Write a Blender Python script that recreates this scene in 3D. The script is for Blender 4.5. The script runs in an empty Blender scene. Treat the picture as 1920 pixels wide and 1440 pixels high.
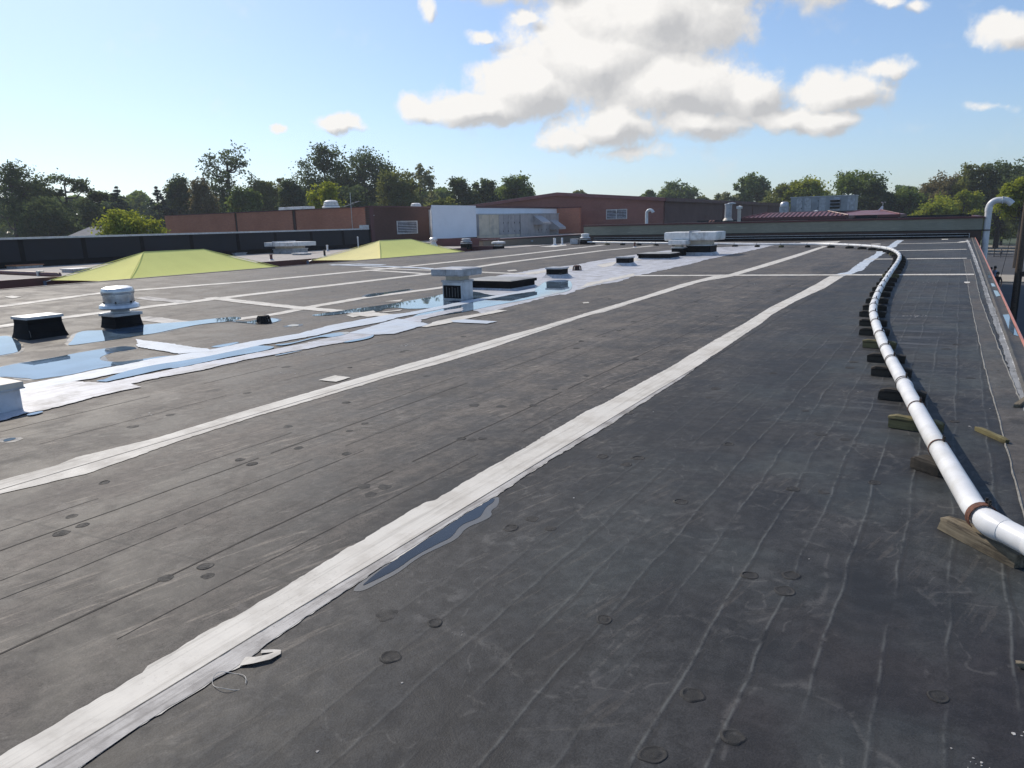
import bpy, bmesh, math, random
import numpy as np
from mathutils import Vector, Matrix, Euler
random.seed(7); RNG = np.random.default_rng(11)
SC = bpy.context.scene
COL = SC.collection
R = math.radians

# ------------------------------------------------------------------ camera
H = 1.65; F = 1360.0; CX, CY = 960.0, 720.0
HD = 0.547516
pitch = math.atan(300 / F); roll = math.atan(0.025)
_f = np.array([0, math.cos(pitch), -math.sin(pitch)]); _r0 = np.array([1., 0, 0]); _u0 = np.cross(_r0, _f)
_r = math.cos(roll) * _r0 - math.sin(roll) * _u0
_u = math.cos(roll) * _u0 + math.sin(roll) * _r0
_c, _s = math.cos(HD), math.sin(HD)
_Rz = np.array([[_c, -_s, 0], [_s, _c, 0], [0, 0, 1]])
FWD, RGT, UPV = _Rz @ _f, _Rz @ _r, _Rz @ _u
CAM = np.array([0, 0, H])
cam = bpy.data.cameras.new('camera'); cam_o = bpy.data.objects.new('camera', cam); COL.objects.link(cam_o)
M = Matrix(((RGT[0], UPV[0], -FWD[0]), (RGT[1], UPV[1], -FWD[1]), (RGT[2], UPV[2], -FWD[2])))
cam_o.matrix_world = Matrix.Translation((0, 0, H)) @ M.to_4x4()
cam.sensor_fit = 'HORIZONTAL'; cam.sensor_width = 36.0; cam.lens = 36.0 * F / 1920.0
cam.clip_start = 0.05; cam.clip_end = 6000
SC.camera = cam_o

# ------------------------------------------------------------------ light and sky
SUN_AZ = R(-68); SUN_EL = R(40)
sdir = Vector((math.sin(SUN_AZ) * math.cos(SUN_EL), math.cos(SUN_AZ) * math.cos(SUN_EL), math.sin(SUN_EL)))
sun = bpy.data.lights.new('sun', 'SUN'); sun.energy = 3.9; sun.angle = R(0.53); sun.color = (1.0, 0.90, 0.76)
sun_o = bpy.data.objects.new('sun', sun); COL.objects.link(sun_o)
sun_o.rotation_euler = sdir.to_track_quat('Z', 'Y').to_euler(); sun_o.location = sdir * 50
SC.view_settings.view_transform = 'Standard'; SC.view_settings.look = 'None'
SC.view_settings.exposure = 0.0; SC.view_settings.gamma = 1.0; SC.view_settings.use_curve_mapping = False
SC.cycles.max_bounces = 6; SC.cycles.transparent_max_bounces = 8
SKY_STRENGTH = 0.135

def ray(x, y): return (FWD * F + RGT * (x - CX) - UPV * (y - CY)) / F

world = bpy.data.worlds.new('World'); SC.world = world; world.use_nodes = True
def build_world():
    nt = world.node_tree; N = nt.nodes; L = nt.links
    bg = N['Background']; bg.inputs[1].default_value = SKY_STRENGTH
    sky = N.new('ShaderNodeTexSky'); sky.sky_type = 'NISHITA'; sky.sun_disc = False
    sky.sun_elevation = SUN_EL; sky.sun_rotation = SUN_AZ
    sky.altitude = 200; sky.air_density = 1.0; sky.dust_density = .8; sky.ozone_density = 2.0
    tc = N.new('ShaderNodeTexCoord'); D = tc.outputs['Generated']
    def math_(op, a, b=None, clamp=False):
        n = N.new('ShaderNodeMath'); n.operation = op; n.use_clamp = clamp
        for i, v in enumerate((a, b)):
            if v is None: continue
            if isinstance(v, (int, float)): n.inputs[i].default_value = v
            else: L.new(v, n.inputs[i])
        return n.outputs[0]
    def noise(vec, scale, detail, rough=.55, lac=2.0):
        n = N.new('ShaderNodeTexNoise'); n.inputs['Scale'].default_value = scale
        n.inputs['Detail'].default_value = detail; n.inputs['Roughness'].default_value = rough
        n.inputs['Lacunarity'].default_value = lac
        L.new(vec, n.inputs['Vector']); return n
    # domain warp
    wn = noise(D, 10.0, 6)
    sub = N.new('ShaderNodeVectorMath'); sub.operation = 'SUBTRACT'; L.new(wn.outputs['Color'], sub.inputs[0]); sub.inputs[1].default_value = (.5, .5, .5)
    sc_ = N.new('ShaderNodeVectorMath'); sc_.operation = 'SCALE'; L.new(sub.outputs[0], sc_.inputs[0]); sc_.inputs['Scale'].default_value = .055
    add = N.new('ShaderNodeVectorMath'); add.operation = 'ADD'; L.new(D, add.inputs[0]); L.new(sc_.outputs[0], add.inputs[1])
    W = add.outputs[0]
    # cumulus lobes given by their directions in the sky: x, y, half width, half height, weight
    lobes = [(1215, 30, 215, 115, 1.25), (1110, 110, 185, 105, 1.2), (985, 165, 125, 62, 1.1), (890, 195, 115, 40, 1.0),
             (790, 205, 62, 26, .85), (1265, 165, 200, 80, 1.2), (1400, 165, 85, 55, 1.0), (1140, 235, 135, 55, 1.0),
             (1075, 255, 90, 40, .85), (1310, 225, 95, 42, .95), (1575, 165, 120, 46, .95), (1655, 130, 72, 30, .8),
             (1470, 212, 95, 32, .8), (1540, 222, 75, 38, .75), (637, 231, 56, 24, 1.0), (530, 242, 26, 13, .9),
             (800, 20, 26, 40, .8), (912, 72, 40, 20, .8), (985, 40, 36, 24, .72), (1900, 62, 95, 50, .9),
             (1655, 4, 50, 22, .75), (1712, 10, 28, 16, .6), (1850, 200, 60, 14, .5), (1180, 285, 150, 26, .5),
             (1000, -60, 260, 70, .9), (1380, -70, 260, 110, 1.1)]
    maps = []
    for (x, y, a, b, w) in lobes:
        d = Vector(ray(x, y)).normalized()
        e1 = Vector(ray(x + a, y)).normalized() - Vector(ray(x - a, y)).normalized(); ra = e1.length / 2
        e2 = Vector(ray(x, y - b)).normalized() - Vector(ray(x, y + b)).normalized(); rb = e2.length / 2
        e1.normalize(); e2 = (e2 - e1 * e2.dot(e1)).normalized(); e3 = e1.cross(e2)
        maps.append((d, Matrix((e1, e2, e3)).transposed().to_euler('XYZ'), (ra * 1.25, rb * 1.25, .5), w * 1.28))
    def shift(vec, k):
        n = N.new('ShaderNodeVectorMath'); n.operation = 'ADD'; L.new(vec, n.inputs[0]); n.inputs[1].default_value = tuple(sdir * k); return n.outputs[0]
    def density(P_, W_):
        fld = None
        for (d, rot, sca, w) in maps:
            mp = N.new('ShaderNodeMapping'); mp.vector_type = 'TEXTURE'
            mp.inputs['Location'].default_value = d; mp.inputs['Rotation'].default_value = rot; mp.inputs['Scale'].default_value = sca; L.new(W_, mp.inputs['Vector'])
            g = N.new('ShaderNodeTexGradient'); g.gradient_type = 'SPHERICAL'; L.new(mp.outputs[0], g.inputs[0])
            v = math_('MULTIPLY', g.outputs['Fac'], w)
            if fld is None: fld = v
            else:
                n = N.new('ShaderNodeMath'); n.operation = 'SMOOTH_MAX'; L.new(fld, n.inputs[0]); L.new(v, n.inputs[1]); n.inputs[2].default_value = .12
                fld = n.outputs[0]
        nb_ = noise(P_, 17.0, 10, .60); nf_ = noise(W_, 48.0, 6, .62)
        fb = math_('ADD', math_('MULTIPLY', math_('SUBTRACT', nb_.outputs['Fac'], .5), 1.45), math_('MULTIPLY', math_('SUBTRACT', nf_.outputs['Fac'], .5), .62))
        return fld, math_('ADD', fld, fb)
    fld, dens = density(D, W)
    fld2, dens2 = density(shift(D, .028), shift(W, .028))
    mr = N.new('ShaderNodeMapRange'); mr.interpolation_type = 'SMOOTHSTEP'
    mr.inputs['From Min'].default_value = .15; mr.inputs['From Max'].default_value = .66; L.new(dens, mr.inputs['Value'])
    gate = N.new('ShaderNodeMapRange'); gate.inputs['From Min'].default_value = .0; gate.inputs['From Max'].default_value = .3; L.new(fld, gate.inputs['Value'])
    alpha = math_('MULTIPLY', math_('MULTIPLY', mr.outputs[0], gate.outputs[0], True), .97)
    # crests turned to the sun bright, far flanks and hollows greyer
    slope = math_('SUBTRACT', dens, dens2); broad = math_('SUBTRACT', fld, fld2)
    shade = math_('ADD', .80, math_('ADD', math_('MULTIPLY', slope, .55), math_('MULTIPLY', broad, .9)))
    shade = math_('MAXIMUM', math_('MINIMUM', shade, 1.06), .30)
    cc = N.new('ShaderNodeMix'); cc.data_type = 'RGBA'; cc.clamp_factor = False; L.new(shade, cc.inputs['Factor'])
    cc.inputs['A'].default_value = (3.0, 3.05, 3.2, 1); cc.inputs['B'].default_value = (7.1, 6.9, 6.6, 1)
    mx = N.new('ShaderNodeMix'); mx.data_type = 'RGBA'; L.new(alpha, mx.inputs['Factor'])
    tint = N.new('ShaderNodeMix'); tint.data_type = 'RGBA'; tint.blend_type = 'MULTIPLY'; tint.inputs['Factor'].default_value = 1.0
    gm = N.new('ShaderNodeGamma'); gm.inputs['Gamma'].default_value = .84; L.new(sky.outputs[0], gm.inputs['Color'])
    L.new(gm.outputs[0], tint.inputs['A']); tint.inputs['B'].default_value = (1.06, 1.20, 1.40, 1)
    L.new(tint.outputs['Result'], mx.inputs['A']); L.new(cc.outputs['Result'], mx.inputs['B'])
    L.new(mx.outputs['Result'], bg.inputs[0])
build_world()

# ------------------------------------------------------------------ geometry of the roof
VV, C1, C2, AR, AR2, AL, AL2 = 10.331903, 0.009273, -2.8e-05, 0.019006, -0.000139, 0.029408, -0.000525
GZ = -4.2                                               # street level
def zr(X, Y):
    w = -X - VV
    g = np.where(w < 0, (AR + AR2 * Y) * (-w), (AL + AL2 * Y) * w)
    k = .012; g = .055 + k * np.logaddexp(0, (g - .055) / k) - .0    # the low valley is a flat, ponding floor
    return C1 * Y + C2 * Y * Y + g - AR * VV
_TS = np.concatenate([np.linspace(1, 20, 400), np.linspace(20.1, 120, 900)])
def hit(x, y, h=0.0):
    d = ray(x, y); P = CAM + _TS[:, None] * d
    g = P[:, 2] - zr(P[:, 0], P[:, 1]) - h; k = int(np.argmax(g < 0))
    t = _TS[k - 1] + (_TS[k] - _TS[k - 1]) * g[k - 1] / (g[k - 1] - g[k]); return CAM + t * d
def atd(x, y, D): return CAM + ray(x, y) * D
def onY(x, y, Y): d = ray(x, y); return CAM + d * (Y / d[1])
def onX(x, y, X): d = ray(x, y); return CAM + d * (X / d[0])
def onZ(x, y, Z): d = ray(x, y); return CAM + d * ((Z - H) / d[2])

# ------------------------------------------------------------------ object helpers
def put(o, label=None, cat=None, group=None, kind=None):
    if label: o['label'] = label
    if cat: o['category'] = cat
    if group: o['group'] = group
    if kind: o['kind'] = kind
    return o
def thing(name, label, cat, loc=(0, 0, 0), rotz=0.0, group=None):
    o = bpy.data.objects.new(name, None); COL.objects.link(o); o.empty_display_size = .1
    o.location = loc; o.rotation_euler = (0, 0, rotz)
    return put(o, label, cat, group)
class MB:
    def __init__(s): s.v = []; s.f = []; s.m = []
    def add(s, vs, fs, mi=0):
        b = len(s.v); s.v += [tuple(map(float, p)) for p in vs]; s.f += [tuple(i + b for i in f) for f in fs]; s.m += [mi] * len(fs); return s
    def box(s, x0, x1, y0, y1, z0, z1, mi=0):
        return s.frustum((x0, x1, y0, y1, z0), (x0, x1, y0, y1, z1), mi)
    def frustum(s, a, b, mi=0):
        v = [(a[0], a[2], a[4]), (a[1], a[2], a[4]), (a[1], a[3], a[4]), (a[0], a[3], a[4]),
             (b[0], b[2], b[4]), (b[1], b[2], b[4]), (b[1], b[3], b[4]), (b[0], b[3], b[4])]
        return s.add(v, [(3, 2, 1, 0), (4, 5, 6, 7), (0, 1, 5, 4), (1, 2, 6, 5), (2, 3, 7, 6), (3, 0, 4, 7)], mi)
    def lathe(s, prof, n=24, c=(0, 0, 0), mi=0, caps=True):
        vs = []; k = len(prof)
        for i in range(n):
            a = 2 * math.pi * i / n
            for (r, z) in prof: vs.append((c[0] + r * math.cos(a), c[1] + r * math.sin(a), c[2] + z))
        fs = []
        for i in range(n):
            j = (i + 1) % n
            for q in range(k - 1): fs.append((i * k + q, j * k + q, j * k + q + 1, i * k + q + 1))
        if caps:
            fs.append(tuple(i * k for i in reversed(range(n)))); fs.append(tuple(i * k + k - 1 for i in range(n)))
        return s.add(vs, fs, mi)
    def tube(s, pts, r, n=12, mi=0, cap=True):
        pts = [Vector(p) for p in pts]; k = len(pts); vs = []; up = Vector((0, 0, 1)); prev = None
        rr = r if isinstance(r, (list, tuple)) else [r] * k
        for i, p in enumerate(pts):
            t = (pts[min(i + 1, k - 1)] - pts[max(i - 1, 0)]).normalized()
            if prev is None:
                a = t.cross(up); a = a.normalized() if a.length > 1e-3 else Vector((1, 0, 0))
            else:
                a = (prev - t * prev.dot(t)).normalized()
            prev = a; b = t.cross(a)
            for q in range(n):
                an = 2 * math.pi * q / n; vs.append(p + (a * math.cos(an) + b * math.sin(an)) * rr[i])
        fs = [(i * n + q, i * n + (q + 1) % n, (i + 1) * n + (q + 1) % n, (i + 1) * n + q) for i in range(k - 1) for q in range(n)]
        if cap: fs += [tuple(reversed(range(n))), tuple((k - 1) * n + q for q in range(n))]
        return s.add(vs, fs, mi)
    def mesh(s, name, mats, smooth=False, bevel=0.0):
        me = bpy.data.meshes.new(name); me.from_pydata(s.v, [], s.f)
        if not isinstance(mats, (list, tuple)): mats = [mats]
        for m in mats: me.materials.append(m)
        if len(mats) > 1: me.polygons.foreach_set('material_index', s.m)
        bm = bmesh.new(); bm.from_mesh(me); bmesh.ops.recalc_face_normals(bm, faces=bm.faces)
        if bevel > 0:
            eds = [e for e in bm.edges if len(e.link_faces) == 2 and e.calc_face_angle(0) > .6]
            bmesh.ops.bevel(bm, geom=eds, offset=bevel, segments=2, affect='EDGES', profile=.6)
        bm.to_mesh(me); bm.free()
        if smooth:
            me.polygons.foreach_set('use_smooth', [True] * len(me.polygons)); me.set_sharp_from_angle(angle=R(38))
        return me
    def obj(s, name, mats, parent=None, smooth=False, bevel=0.0, loc=None):
        o = bpy.data.objects.new(name, s.mesh(name, mats, smooth, bevel)); COL.objects.link(o)
        if parent: o.parent = parent
        if loc is not None: o.location = loc
        return o
def cpy(o, parent=None):
    c = o.copy(); COL.objects.link(c)
    if parent: c.parent = parent
    return c

# ------------------------------------------------------------------ materials
class NB:
    def __init__(s, name):
        s.m = bpy.data.materials.new(name); s.m.use_nodes = True; s.nt = s.m.node_tree; s.N = s.nt.nodes; s.L = s.nt.links
        s.b = s.N['Principled BSDF']; s.geo = None; s.out = s.N['Material Output']
    def link(s, a, b): s.L.new(a, b)
    def pos(s, local=False):
        if local: return s.N.new('ShaderNodeTexCoord').outputs['Object']
        if not s.geo: s.geo = s.N.new('ShaderNodeNewGeometry')
        return s.geo.outputs['Position']
    def setin(s, sock, v):
        if isinstance(v, (int, float)): sock.default_value = v
        elif isinstance(v, (tuple, list)): sock.default_value = (*v, 1) if len(v) == 3 and sock.type == 'RGBA' else v
        else: s.L.new(v, sock)
    def math(s, op, a, b=0.0, clamp=False):
        n = s.N.new('ShaderNodeMath'); n.operation = op; n.use_clamp = clamp; s.setin(n.inputs[0], a); s.setin(n.inputs[1], b); return n.outputs[0]
    def scale(s, vec, sx, sy, sz):
        n = s.N.new('ShaderNodeVectorMath'); n.operation = 'MULTIPLY'; s.L.new(vec, n.inputs[0]); n.inputs[1].default_value = (sx, sy, sz); return n.outputs[0]
    def rot(s, vec, a):
        n = s.N.new('ShaderNodeMapping'); s.L.new(vec, n.inputs[0]); n.inputs['Rotation'].default_value = (0, 0, a); return n.outputs[0]
    def noise(s, vec, sc, det=4, rough=.55):
        n = s.N.new('ShaderNodeTexNoise'); s.L.new(vec, n.inputs['Vector']); n.inputs['Scale'].default_value = sc
        n.inputs['Detail'].default_value = det; n.inputs['Roughness'].default_value = rough; return n.outputs['Fac']
    def ramp(s, v, a, b, lo=0.0, hi=1.0, smooth=True):
        n = s.N.new('ShaderNodeMapRange'); n.interpolation_type = 'SMOOTHSTEP' if smooth else 'LINEAR'
        s.setin(n.inputs['Value'], v); n.inputs['From Min'].default_value = a; n.inputs['From Max'].default_value = b
        n.inputs['To Min'].default_value = lo; n.inputs['To Max'].default_value = hi; return n.outputs[0]
    def mix(s, f, a, b, mode='MIX'):
        n = s.N.new('ShaderNodeMix'); n.data_type = 'RGBA'; n.blend_type = mode; s.setin(n.inputs['Factor'], f); s.setin(n.inputs['A'], a); s.setin(n.inputs['B'], b); return n.outputs['Result']
    def sep(s, vec):
        n = s.N.new('ShaderNodeSeparateXYZ'); s.L.new(vec, n.inputs[0]); return n.outputs
    def bump(s, h, strength=.4, dist=.01):
        n = s.N.new('ShaderNodeBump'); s.L.new(h, n.inputs['Height']); n.inputs['Strength'].default_value = strength; n.inputs['Distance'].default_value = dist
        s.L.new(n.outputs[0], s.b.inputs['Normal']); return n
    def fin(s, color, rough=.6, metal=0.0, spec=.5):
        s.setin(s.b.inputs['Base Color'], color); s.setin(s.b.inputs['Roughness'], rough); s.setin(s.b.inputs['Metallic'], metal)
        s.b.inputs['Specular IOR Level'].default_value = spec; return s.m

def simple(name, col, rough=.6, metal=0.0, var=.25, sc=6.0, dirt=None, bump=.15, spec=.5, streak=0.0):
    b = NB(name); p = b.pos()
    n = b.noise(p, sc, 5); k = b.ramp(n, .3, .7, 1 - var, 1 + var * .4)
    c = b.mix(1.0, col, b.mix(1.0, (0, 0, 0), (1, 1, 1)), 'MULTIPLY')
    mul = b.N.new('ShaderNodeVectorMath'); mul.operation = 'SCALE'; b.L.new(c, mul.inputs[0]); b.L.new(k, mul.inputs['Scale']); c = mul.outputs[0]
    if dirt:
        d = b.ramp(b.noise(p, sc * .45, 6, .65), .5, .68); c = b.mix(b.math('MULTIPLY', d, .7), c, dirt)
    if streak:
        d = b.ramp(b.noise(b.scale(p, 14, 14, .9), 1.0, 4), .52, .72); c = b.mix(b.math('MULTIPLY', d, streak), c, dirt or (.1, .09, .08))
    if bump: b.bump(b.noise(p, sc * 8, 3), bump, .004)
    return b.fin(c, b.ramp(n, .3, .7, max(.05, rough - .08), min(1, rough + .08)), metal, spec)

def mat_membrane(name='roof_membrane', ridges=True, base=(.019, .020, .022), dust=(.118, .102, .086)):
    b = NB(name); p = b.pos(); x, y, z = b.sep(p)
    big = b.ramp(b.noise(p, .38, 4, .6), .32, .68); mid = b.ramp(b.noise(p, 1.7, 6, .65), .32, .68); fine = b.ramp(b.noise(p, 13, 5, .7), .3, .7); grit = b.ramp(b.noise(p, 150, 2, .6), .3, .7)
    streak = b.ramp(b.noise(b.scale(p, 5.0, .40, 1), 1.0, 6, .65), .36, .66)
    streak2 = b.ramp(b.noise(b.scale(p, 1.1, .16, 1), 1.0, 5, .6), .36, .64)
    cross = b.ramp(b.noise(b.scale(p, .9, 7.0, 1), 1.0, 5, .65), .48, .70)
    scr = b.noise(b.scale(b.rot(p, R(14)), 24, 2.0, 1), 1.0, 5, .7)
    scr2 = b.noise(b.scale(b.rot(p, R(52)), 16, 2.4, 1), 1.0, 4, .7)
    # dust is heavier on the sheets left of the second seam, towards the low valley
    side = b.ramp(x, -1.2, -5.0)
    d = b.math('ADD', b.math('MULTIPLY', side, .46), b.math('MULTIPLY', b.math('SUBTRACT', big, .5), .26))
    d = b.math('ADD', d, b.math('MULTIPLY', b.math('SUBTRACT', streak, .4), .24))
    d = b.math('ADD', d, b.math('MULTIPLY', b.math('SUBTRACT', streak2, .5), .26))
    d = b.math('ADD', d, b.math('MULTIPLY', b.math('SUBTRACT', mid, .5), .30))
    d = b.math('ADD', d, b.math('MULTIPLY', b.math('SUBTRACT', fine, .5), .22))
    d = b.math('ADD', d, b.math('MULTIPLY', b.math('SUBTRACT', grit, .5), .20))
    d = b.math('MULTIPLY', d, b.ramp(x, -1.6, -2.9, .55, 1.0))
    d = b.math('ADD', d, b.ramp(x, -1.5, -3.5, .09, .20), True)
    dust = b.mix(b.ramp(x, -1.6, -2.9), (.088, .088, .086), dust)
    c = b.mix(d, base, dust)
    pale = b.math('MULTIPLY', b.ramp(scr, .54, .64), b.ramp(b.noise(p, .9, 3), .42, .58))
    c = b.mix(b.math('MULTIPLY', pale, b.ramp(x, -1.5, -3.2, .14, .60)), c, (.25, .215, .175))
    pale2 = b.math('MULTIPLY', b.ramp(scr2, .57, .66), b.ramp(b.noise(p, 1.3, 3), .46, .62))
    c = b.mix(b.math('MULTIPLY', pale2, b.ramp(x, -1.0, -4.0, .12, .45)), c, (.20, .185, .16))
    # dark blotches where water stood
    blot = b.math('MULTIPLY', b.ramp(b.noise(b.scale(p, 1.9, .75, 1), 1.0, 5, .6), .57, .72), .6)
    c = b.mix(blot, c, (.026, .025, .024))
    spots = b.N.new('ShaderNodeTexVoronoi'); b.L.new(b.scale(p, .9, .55, .01), spots.inputs['Vector']); spots.inputs['Scale'].default_value = 1.6
    so = b.math('ADD', spots.outputs['Distance'], b.math('MULTIPLY', b.math('SUBTRACT', b.noise(p, 9, 3), .5), .12))
    c = b.mix(b.math('MULTIPLY', b.ramp(so, .13, .05), .7), c, (.022, .021, .020))
    speck = b.math('MULTIPLY', b.ramp(b.noise(p, 80, 2, .5), .60, .68), b.ramp(b.noise(p, 2.5, 3), .42, .6)); c = b.mix(b.math('MULTIPLY', speck, .7), c, (.013, .012, .012))
    # damp, darker patch in the near corner
    mp = b.N.new('ShaderNodeMapping'); mp.vector_type = 'TEXTURE'; b.L.new(p, mp.inputs[0]); mp.inputs['Location'].default_value = (.35, 2.3, 0); mp.inputs['Scale'].default_value = (1.25, 1.35, 3)
    g = b.N.new('ShaderNodeTexGradient'); g.gradient_type = 'SPHERICAL'; b.L.new(mp.outputs[0], g.inputs[0])
    damp = b.ramp(b.math('ADD', g.outputs['Fac'], b.math('MULTIPLY', b.math('SUBTRACT', b.noise(p, 1.7, 4), .5), .9)), .10, .42)
    c = b.mix(b.math('MULTIPLY', damp, .62), c, (.026, .023, .025))
    green = b.math('MULTIPLY', b.ramp(b.noise(p, .8, 3), .45, .62), b.ramp(x, -2.2, -1.2)); c = b.mix(b.math('MULTIPLY', green, .40), c, (.052, .064, .064))
    tide = b.math('ABSOLUTE', b.math('SUBTRACT', b.noise(b.scale(p, .8, .5, 1), 1.0, 3, .5), .47)); tide2 = b.math('ABSOLUTE', b.math('SUBTRACT', b.noise(b.scale(p, 1.3, .9, 1), 1.0, 3, .5), .53))
    tl = b.math('MULTIPLY', b.math('MAXIMUM', b.ramp(tide, .007, .0), b.ramp(tide2, .005, .0)), b.ramp(fine, .2, .7)); c = b.mix(b.math('MULTIPLY', tl, .16), c, (.20, .19, .175))
    con = b.math('ADD', b.math('MULTIPLY', mid, .40), b.math('ADD', b.math('MULTIPLY', fine, .34), b.math('MULTIPLY', grit, .26)))
    sc_ = b.N.new('ShaderNodeVectorMath'); sc_.operation = 'SCALE'; b.L.new(c, sc_.inputs[0]); b.L.new(b.ramp(con, .25, .75, .66, 1.32, False), sc_.inputs['Scale']); c = sc_.outputs[0]
    h = b.math('ADD', b.math('MULTIPLY', fine, .22), b.math('ADD', b.math('MULTIPLY', mid, .35), b.math('MULTIPLY', grit, .10)))
    if ridges:
        # chalk trails washing off the timber sleepers towards the right edge
        tr = b.math('MULTIPLY', b.math('MULTIPLY', cross, b.ramp(x, -1.2, -.4)), b.math('MULTIPLY', b.ramp(x, .4, -.3), b.ramp(y, 4.5, 8)))
        c = b.mix(b.math('MULTIPLY', tr, .5), c, (.135, .138, .138))
        # insulation board joints telegraphing through the sheet, every 0.21 m and running up the roof
        wob = b.math('MULTIPLY', b.math('SUBTRACT', b.noise(b.scale(p, .6, 1.3, 1), 1.0, 3), .5), .075)
        u = b.math('DIVIDE', b.math('ADD', b.math('ADD', x, wob), 20.0 - .045), .209)
        fr = b.math('ABSOLUTE', b.math('SUBTRACT', b.math('FRACT', u), .5)); fr = b.math('SUBTRACT', .5, fr)       # 0 on the joint
        brk = b.ramp(b.noise(b.scale(p, 4.0, .7, 1), 1.0, 4), .34, .54)
        ridge = b.math('MULTIPLY', b.ramp(fr, .08, .0), brk)
        line = b.math('MULTIPLY', b.ramp(fr, .045, .0), b.ramp(b.noise(b.scale(p, 14, 9, 1), 1.0, 4, .7), .36, .58))
        line = b.math('MULTIPLY', line, brk)
        c = b.mix(b.math('MULTIPLY', line, b.ramp(x, -2.4, -.7, .0, .50)), c, (.145, .150, .143))
        fl = b.math('ABSOLUTE', b.math('SUBTRACT', b.math('FRACT', b.math('ADD', u, -.10)), .5)); fl = b.math('SUBTRACT', .5, fl)
        dark = b.math('MULTIPLY', b.ramp(fl, .060, .0), brk); c = b.mix(b.math('MULTIPLY', dark, b.ramp(x, -3.0, -1.0, .42, .55)), c, (.020, .019, .019))
        # board ends, every 2.4 m
        v = b.math('DIVIDE', b.math('ADD', b.math('ADD', y, b.math('MULTIPLY', wob, 1.2)), b.math('MULTIPLY', x, -.09)), 2.45)
        fv = b.math('ABSOLUTE', b.math('SUBTRACT', b.math('FRACT', v), .5)); fv = b.math('SUBTRACT', .5, fv)
        ex = b.math('MULTIPLY', b.ramp(fv, .007, .0), b.ramp(b.noise(p, .7, 2), .42, .56)); c = b.mix(b.math('MULTIPLY', ex, .55), c, (.022, .022, .022))
        h = b.math('ADD', h, b.math('MULTIPLY', ridge, b.ramp(x, -3.0, -1.0, .08, .34)))
    b.bump(h, .55, .006)
    return b.fin(c, b.ramp(mid, 0, 1, .62, .76), 0, .32)

def mat_coating(name, col, dirt, rough=.55, grime=.5):
    b = NB(name); p = b.pos()
    n = b.noise(p, 3.0, 6, .65); st = b.noise(b.scale(p, 26, .8, 1), 1.0, 5, .6); sp = b.noise(p, 70, 3, .6); lg = b.noise(p, .8, 4)
    c = b.mix(b.math('MULTIPLY', b.ramp(n, .40, .70), grime), col, dirt)
    c = b.mix(b.math('MULTIPLY', b.ramp(st, .50, .66), .38 * grime + .12), c, tuple(v * .6 for v in dirt))
    st2 = b.noise(b.scale(p, 70, 1.6, 1), 1.0, 4, .65); c = b.mix(b.math('MULTIPLY', b.ramp(st2, .54, .68), .30 * grime + .05), c, tuple(v * .5 for v in dirt))
    lt = b.noise(b.scale(p, 42, .5, 1), 1.0, 3, .5); c = b.mix(b.math('MULTIPLY', b.ramp(lt, .60, .70), .35), c, tuple(min(1, v * 1.14) for v in col))
    c = b.mix(b.math('MULTIPLY', b.math('MULTIPLY', b.ramp(sp, .58, .70), b.ramp(lg, .42, .6)), .5 * grime), c, tuple(v * .45 for v in dirt))
    b.bump(b.math('ADD', b.math('MULTIPLY', st, .7), b.math('MULTIPLY', sp, .15)), .35, .006)
    return b.fin(c, b.ramp(n, .3, .7, rough - .08, rough + .12), 0, .3)

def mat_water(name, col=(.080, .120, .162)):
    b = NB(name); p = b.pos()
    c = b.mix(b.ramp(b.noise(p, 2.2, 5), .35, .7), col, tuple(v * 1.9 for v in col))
    cb = b.N.new('ShaderNodeCombineXYZ'); cb.inputs[2].default_value = 1.0
    rip = b.N.new('ShaderNodeBump'); rip.inputs['Strength'].default_value = .02; rip.inputs['Distance'].default_value = .01
    b.L.new(b.noise(p, 5, 2), rip.inputs['Height']); b.L.new(cb.outputs[0], rip.inputs['Normal']); b.L.new(rip.outputs[0], b.b.inputs['Normal'])
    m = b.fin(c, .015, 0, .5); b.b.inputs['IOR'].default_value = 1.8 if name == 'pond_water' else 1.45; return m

def mat_brick(name, c1, c2, mortar, bh=.07, bw=.21, axis='X', eff=.25):
    b = NB(name); p = b.pos(); x, y, z = b.sep(p)
    cb = b.N.new('ShaderNodeCombineXYZ'); b.L.new(x if axis == 'X' else y, cb.inputs[0]); b.L.new(z, cb.inputs[1])
    t = b.N.new('ShaderNodeTexBrick'); b.L.new(cb.outputs[0], t.inputs['Vector']); t.inputs['Scale'].default_value = 1.0
    t.inputs['Brick Width'].default_value = bw; t.inputs['Row Height'].default_value = bh; t.inputs['Mortar Size'].default_value = .006
    t.inputs['Color1'].default_value = (*c1, 1); t.inputs['Color2'].default_value = (*c2, 1); t.inputs['Mortar'].default_value = (*mortar, 1)
    c = b.mix(b.math('MULTIPLY', b.ramp(b.noise(p, .5, 5), .35, .7), .45), t.outputs['Color'], tuple(v * .6 for v in c1))
    st = b.ramp(b.noise(b.scale(p, .8, .8, 14), 1.0, 3), .60, .72)
    c = b.mix(b.math('MULTIPLY', st, eff), c, tuple(min(1, v * 2.2) for v in c1))
    b.bump(t.outputs['Fac'], -.5, .008)
    return b.fin(c, .85, 0, .3)

def mat_wood(name, c1, c2, dark):
    b = NB(name); p = b.pos(True)
    g = b.noise(b.scale(p, 3, 60, 60), 1.0, 5, .65); k = b.noise(p, 9, 4)
    c = b.mix(b.ramp(g, .35, .65), c1, c2); c = b.mix(b.math('MULTIPLY', b.ramp(g, .56, .66), .8), c, dark)
    c = b.mix(b.math('MULTIPLY', b.ramp(k, .5, .7), .5), c, dark)
    b.bump(g, .8, .006); return b.fin(c, .85, 0, .25)

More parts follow.
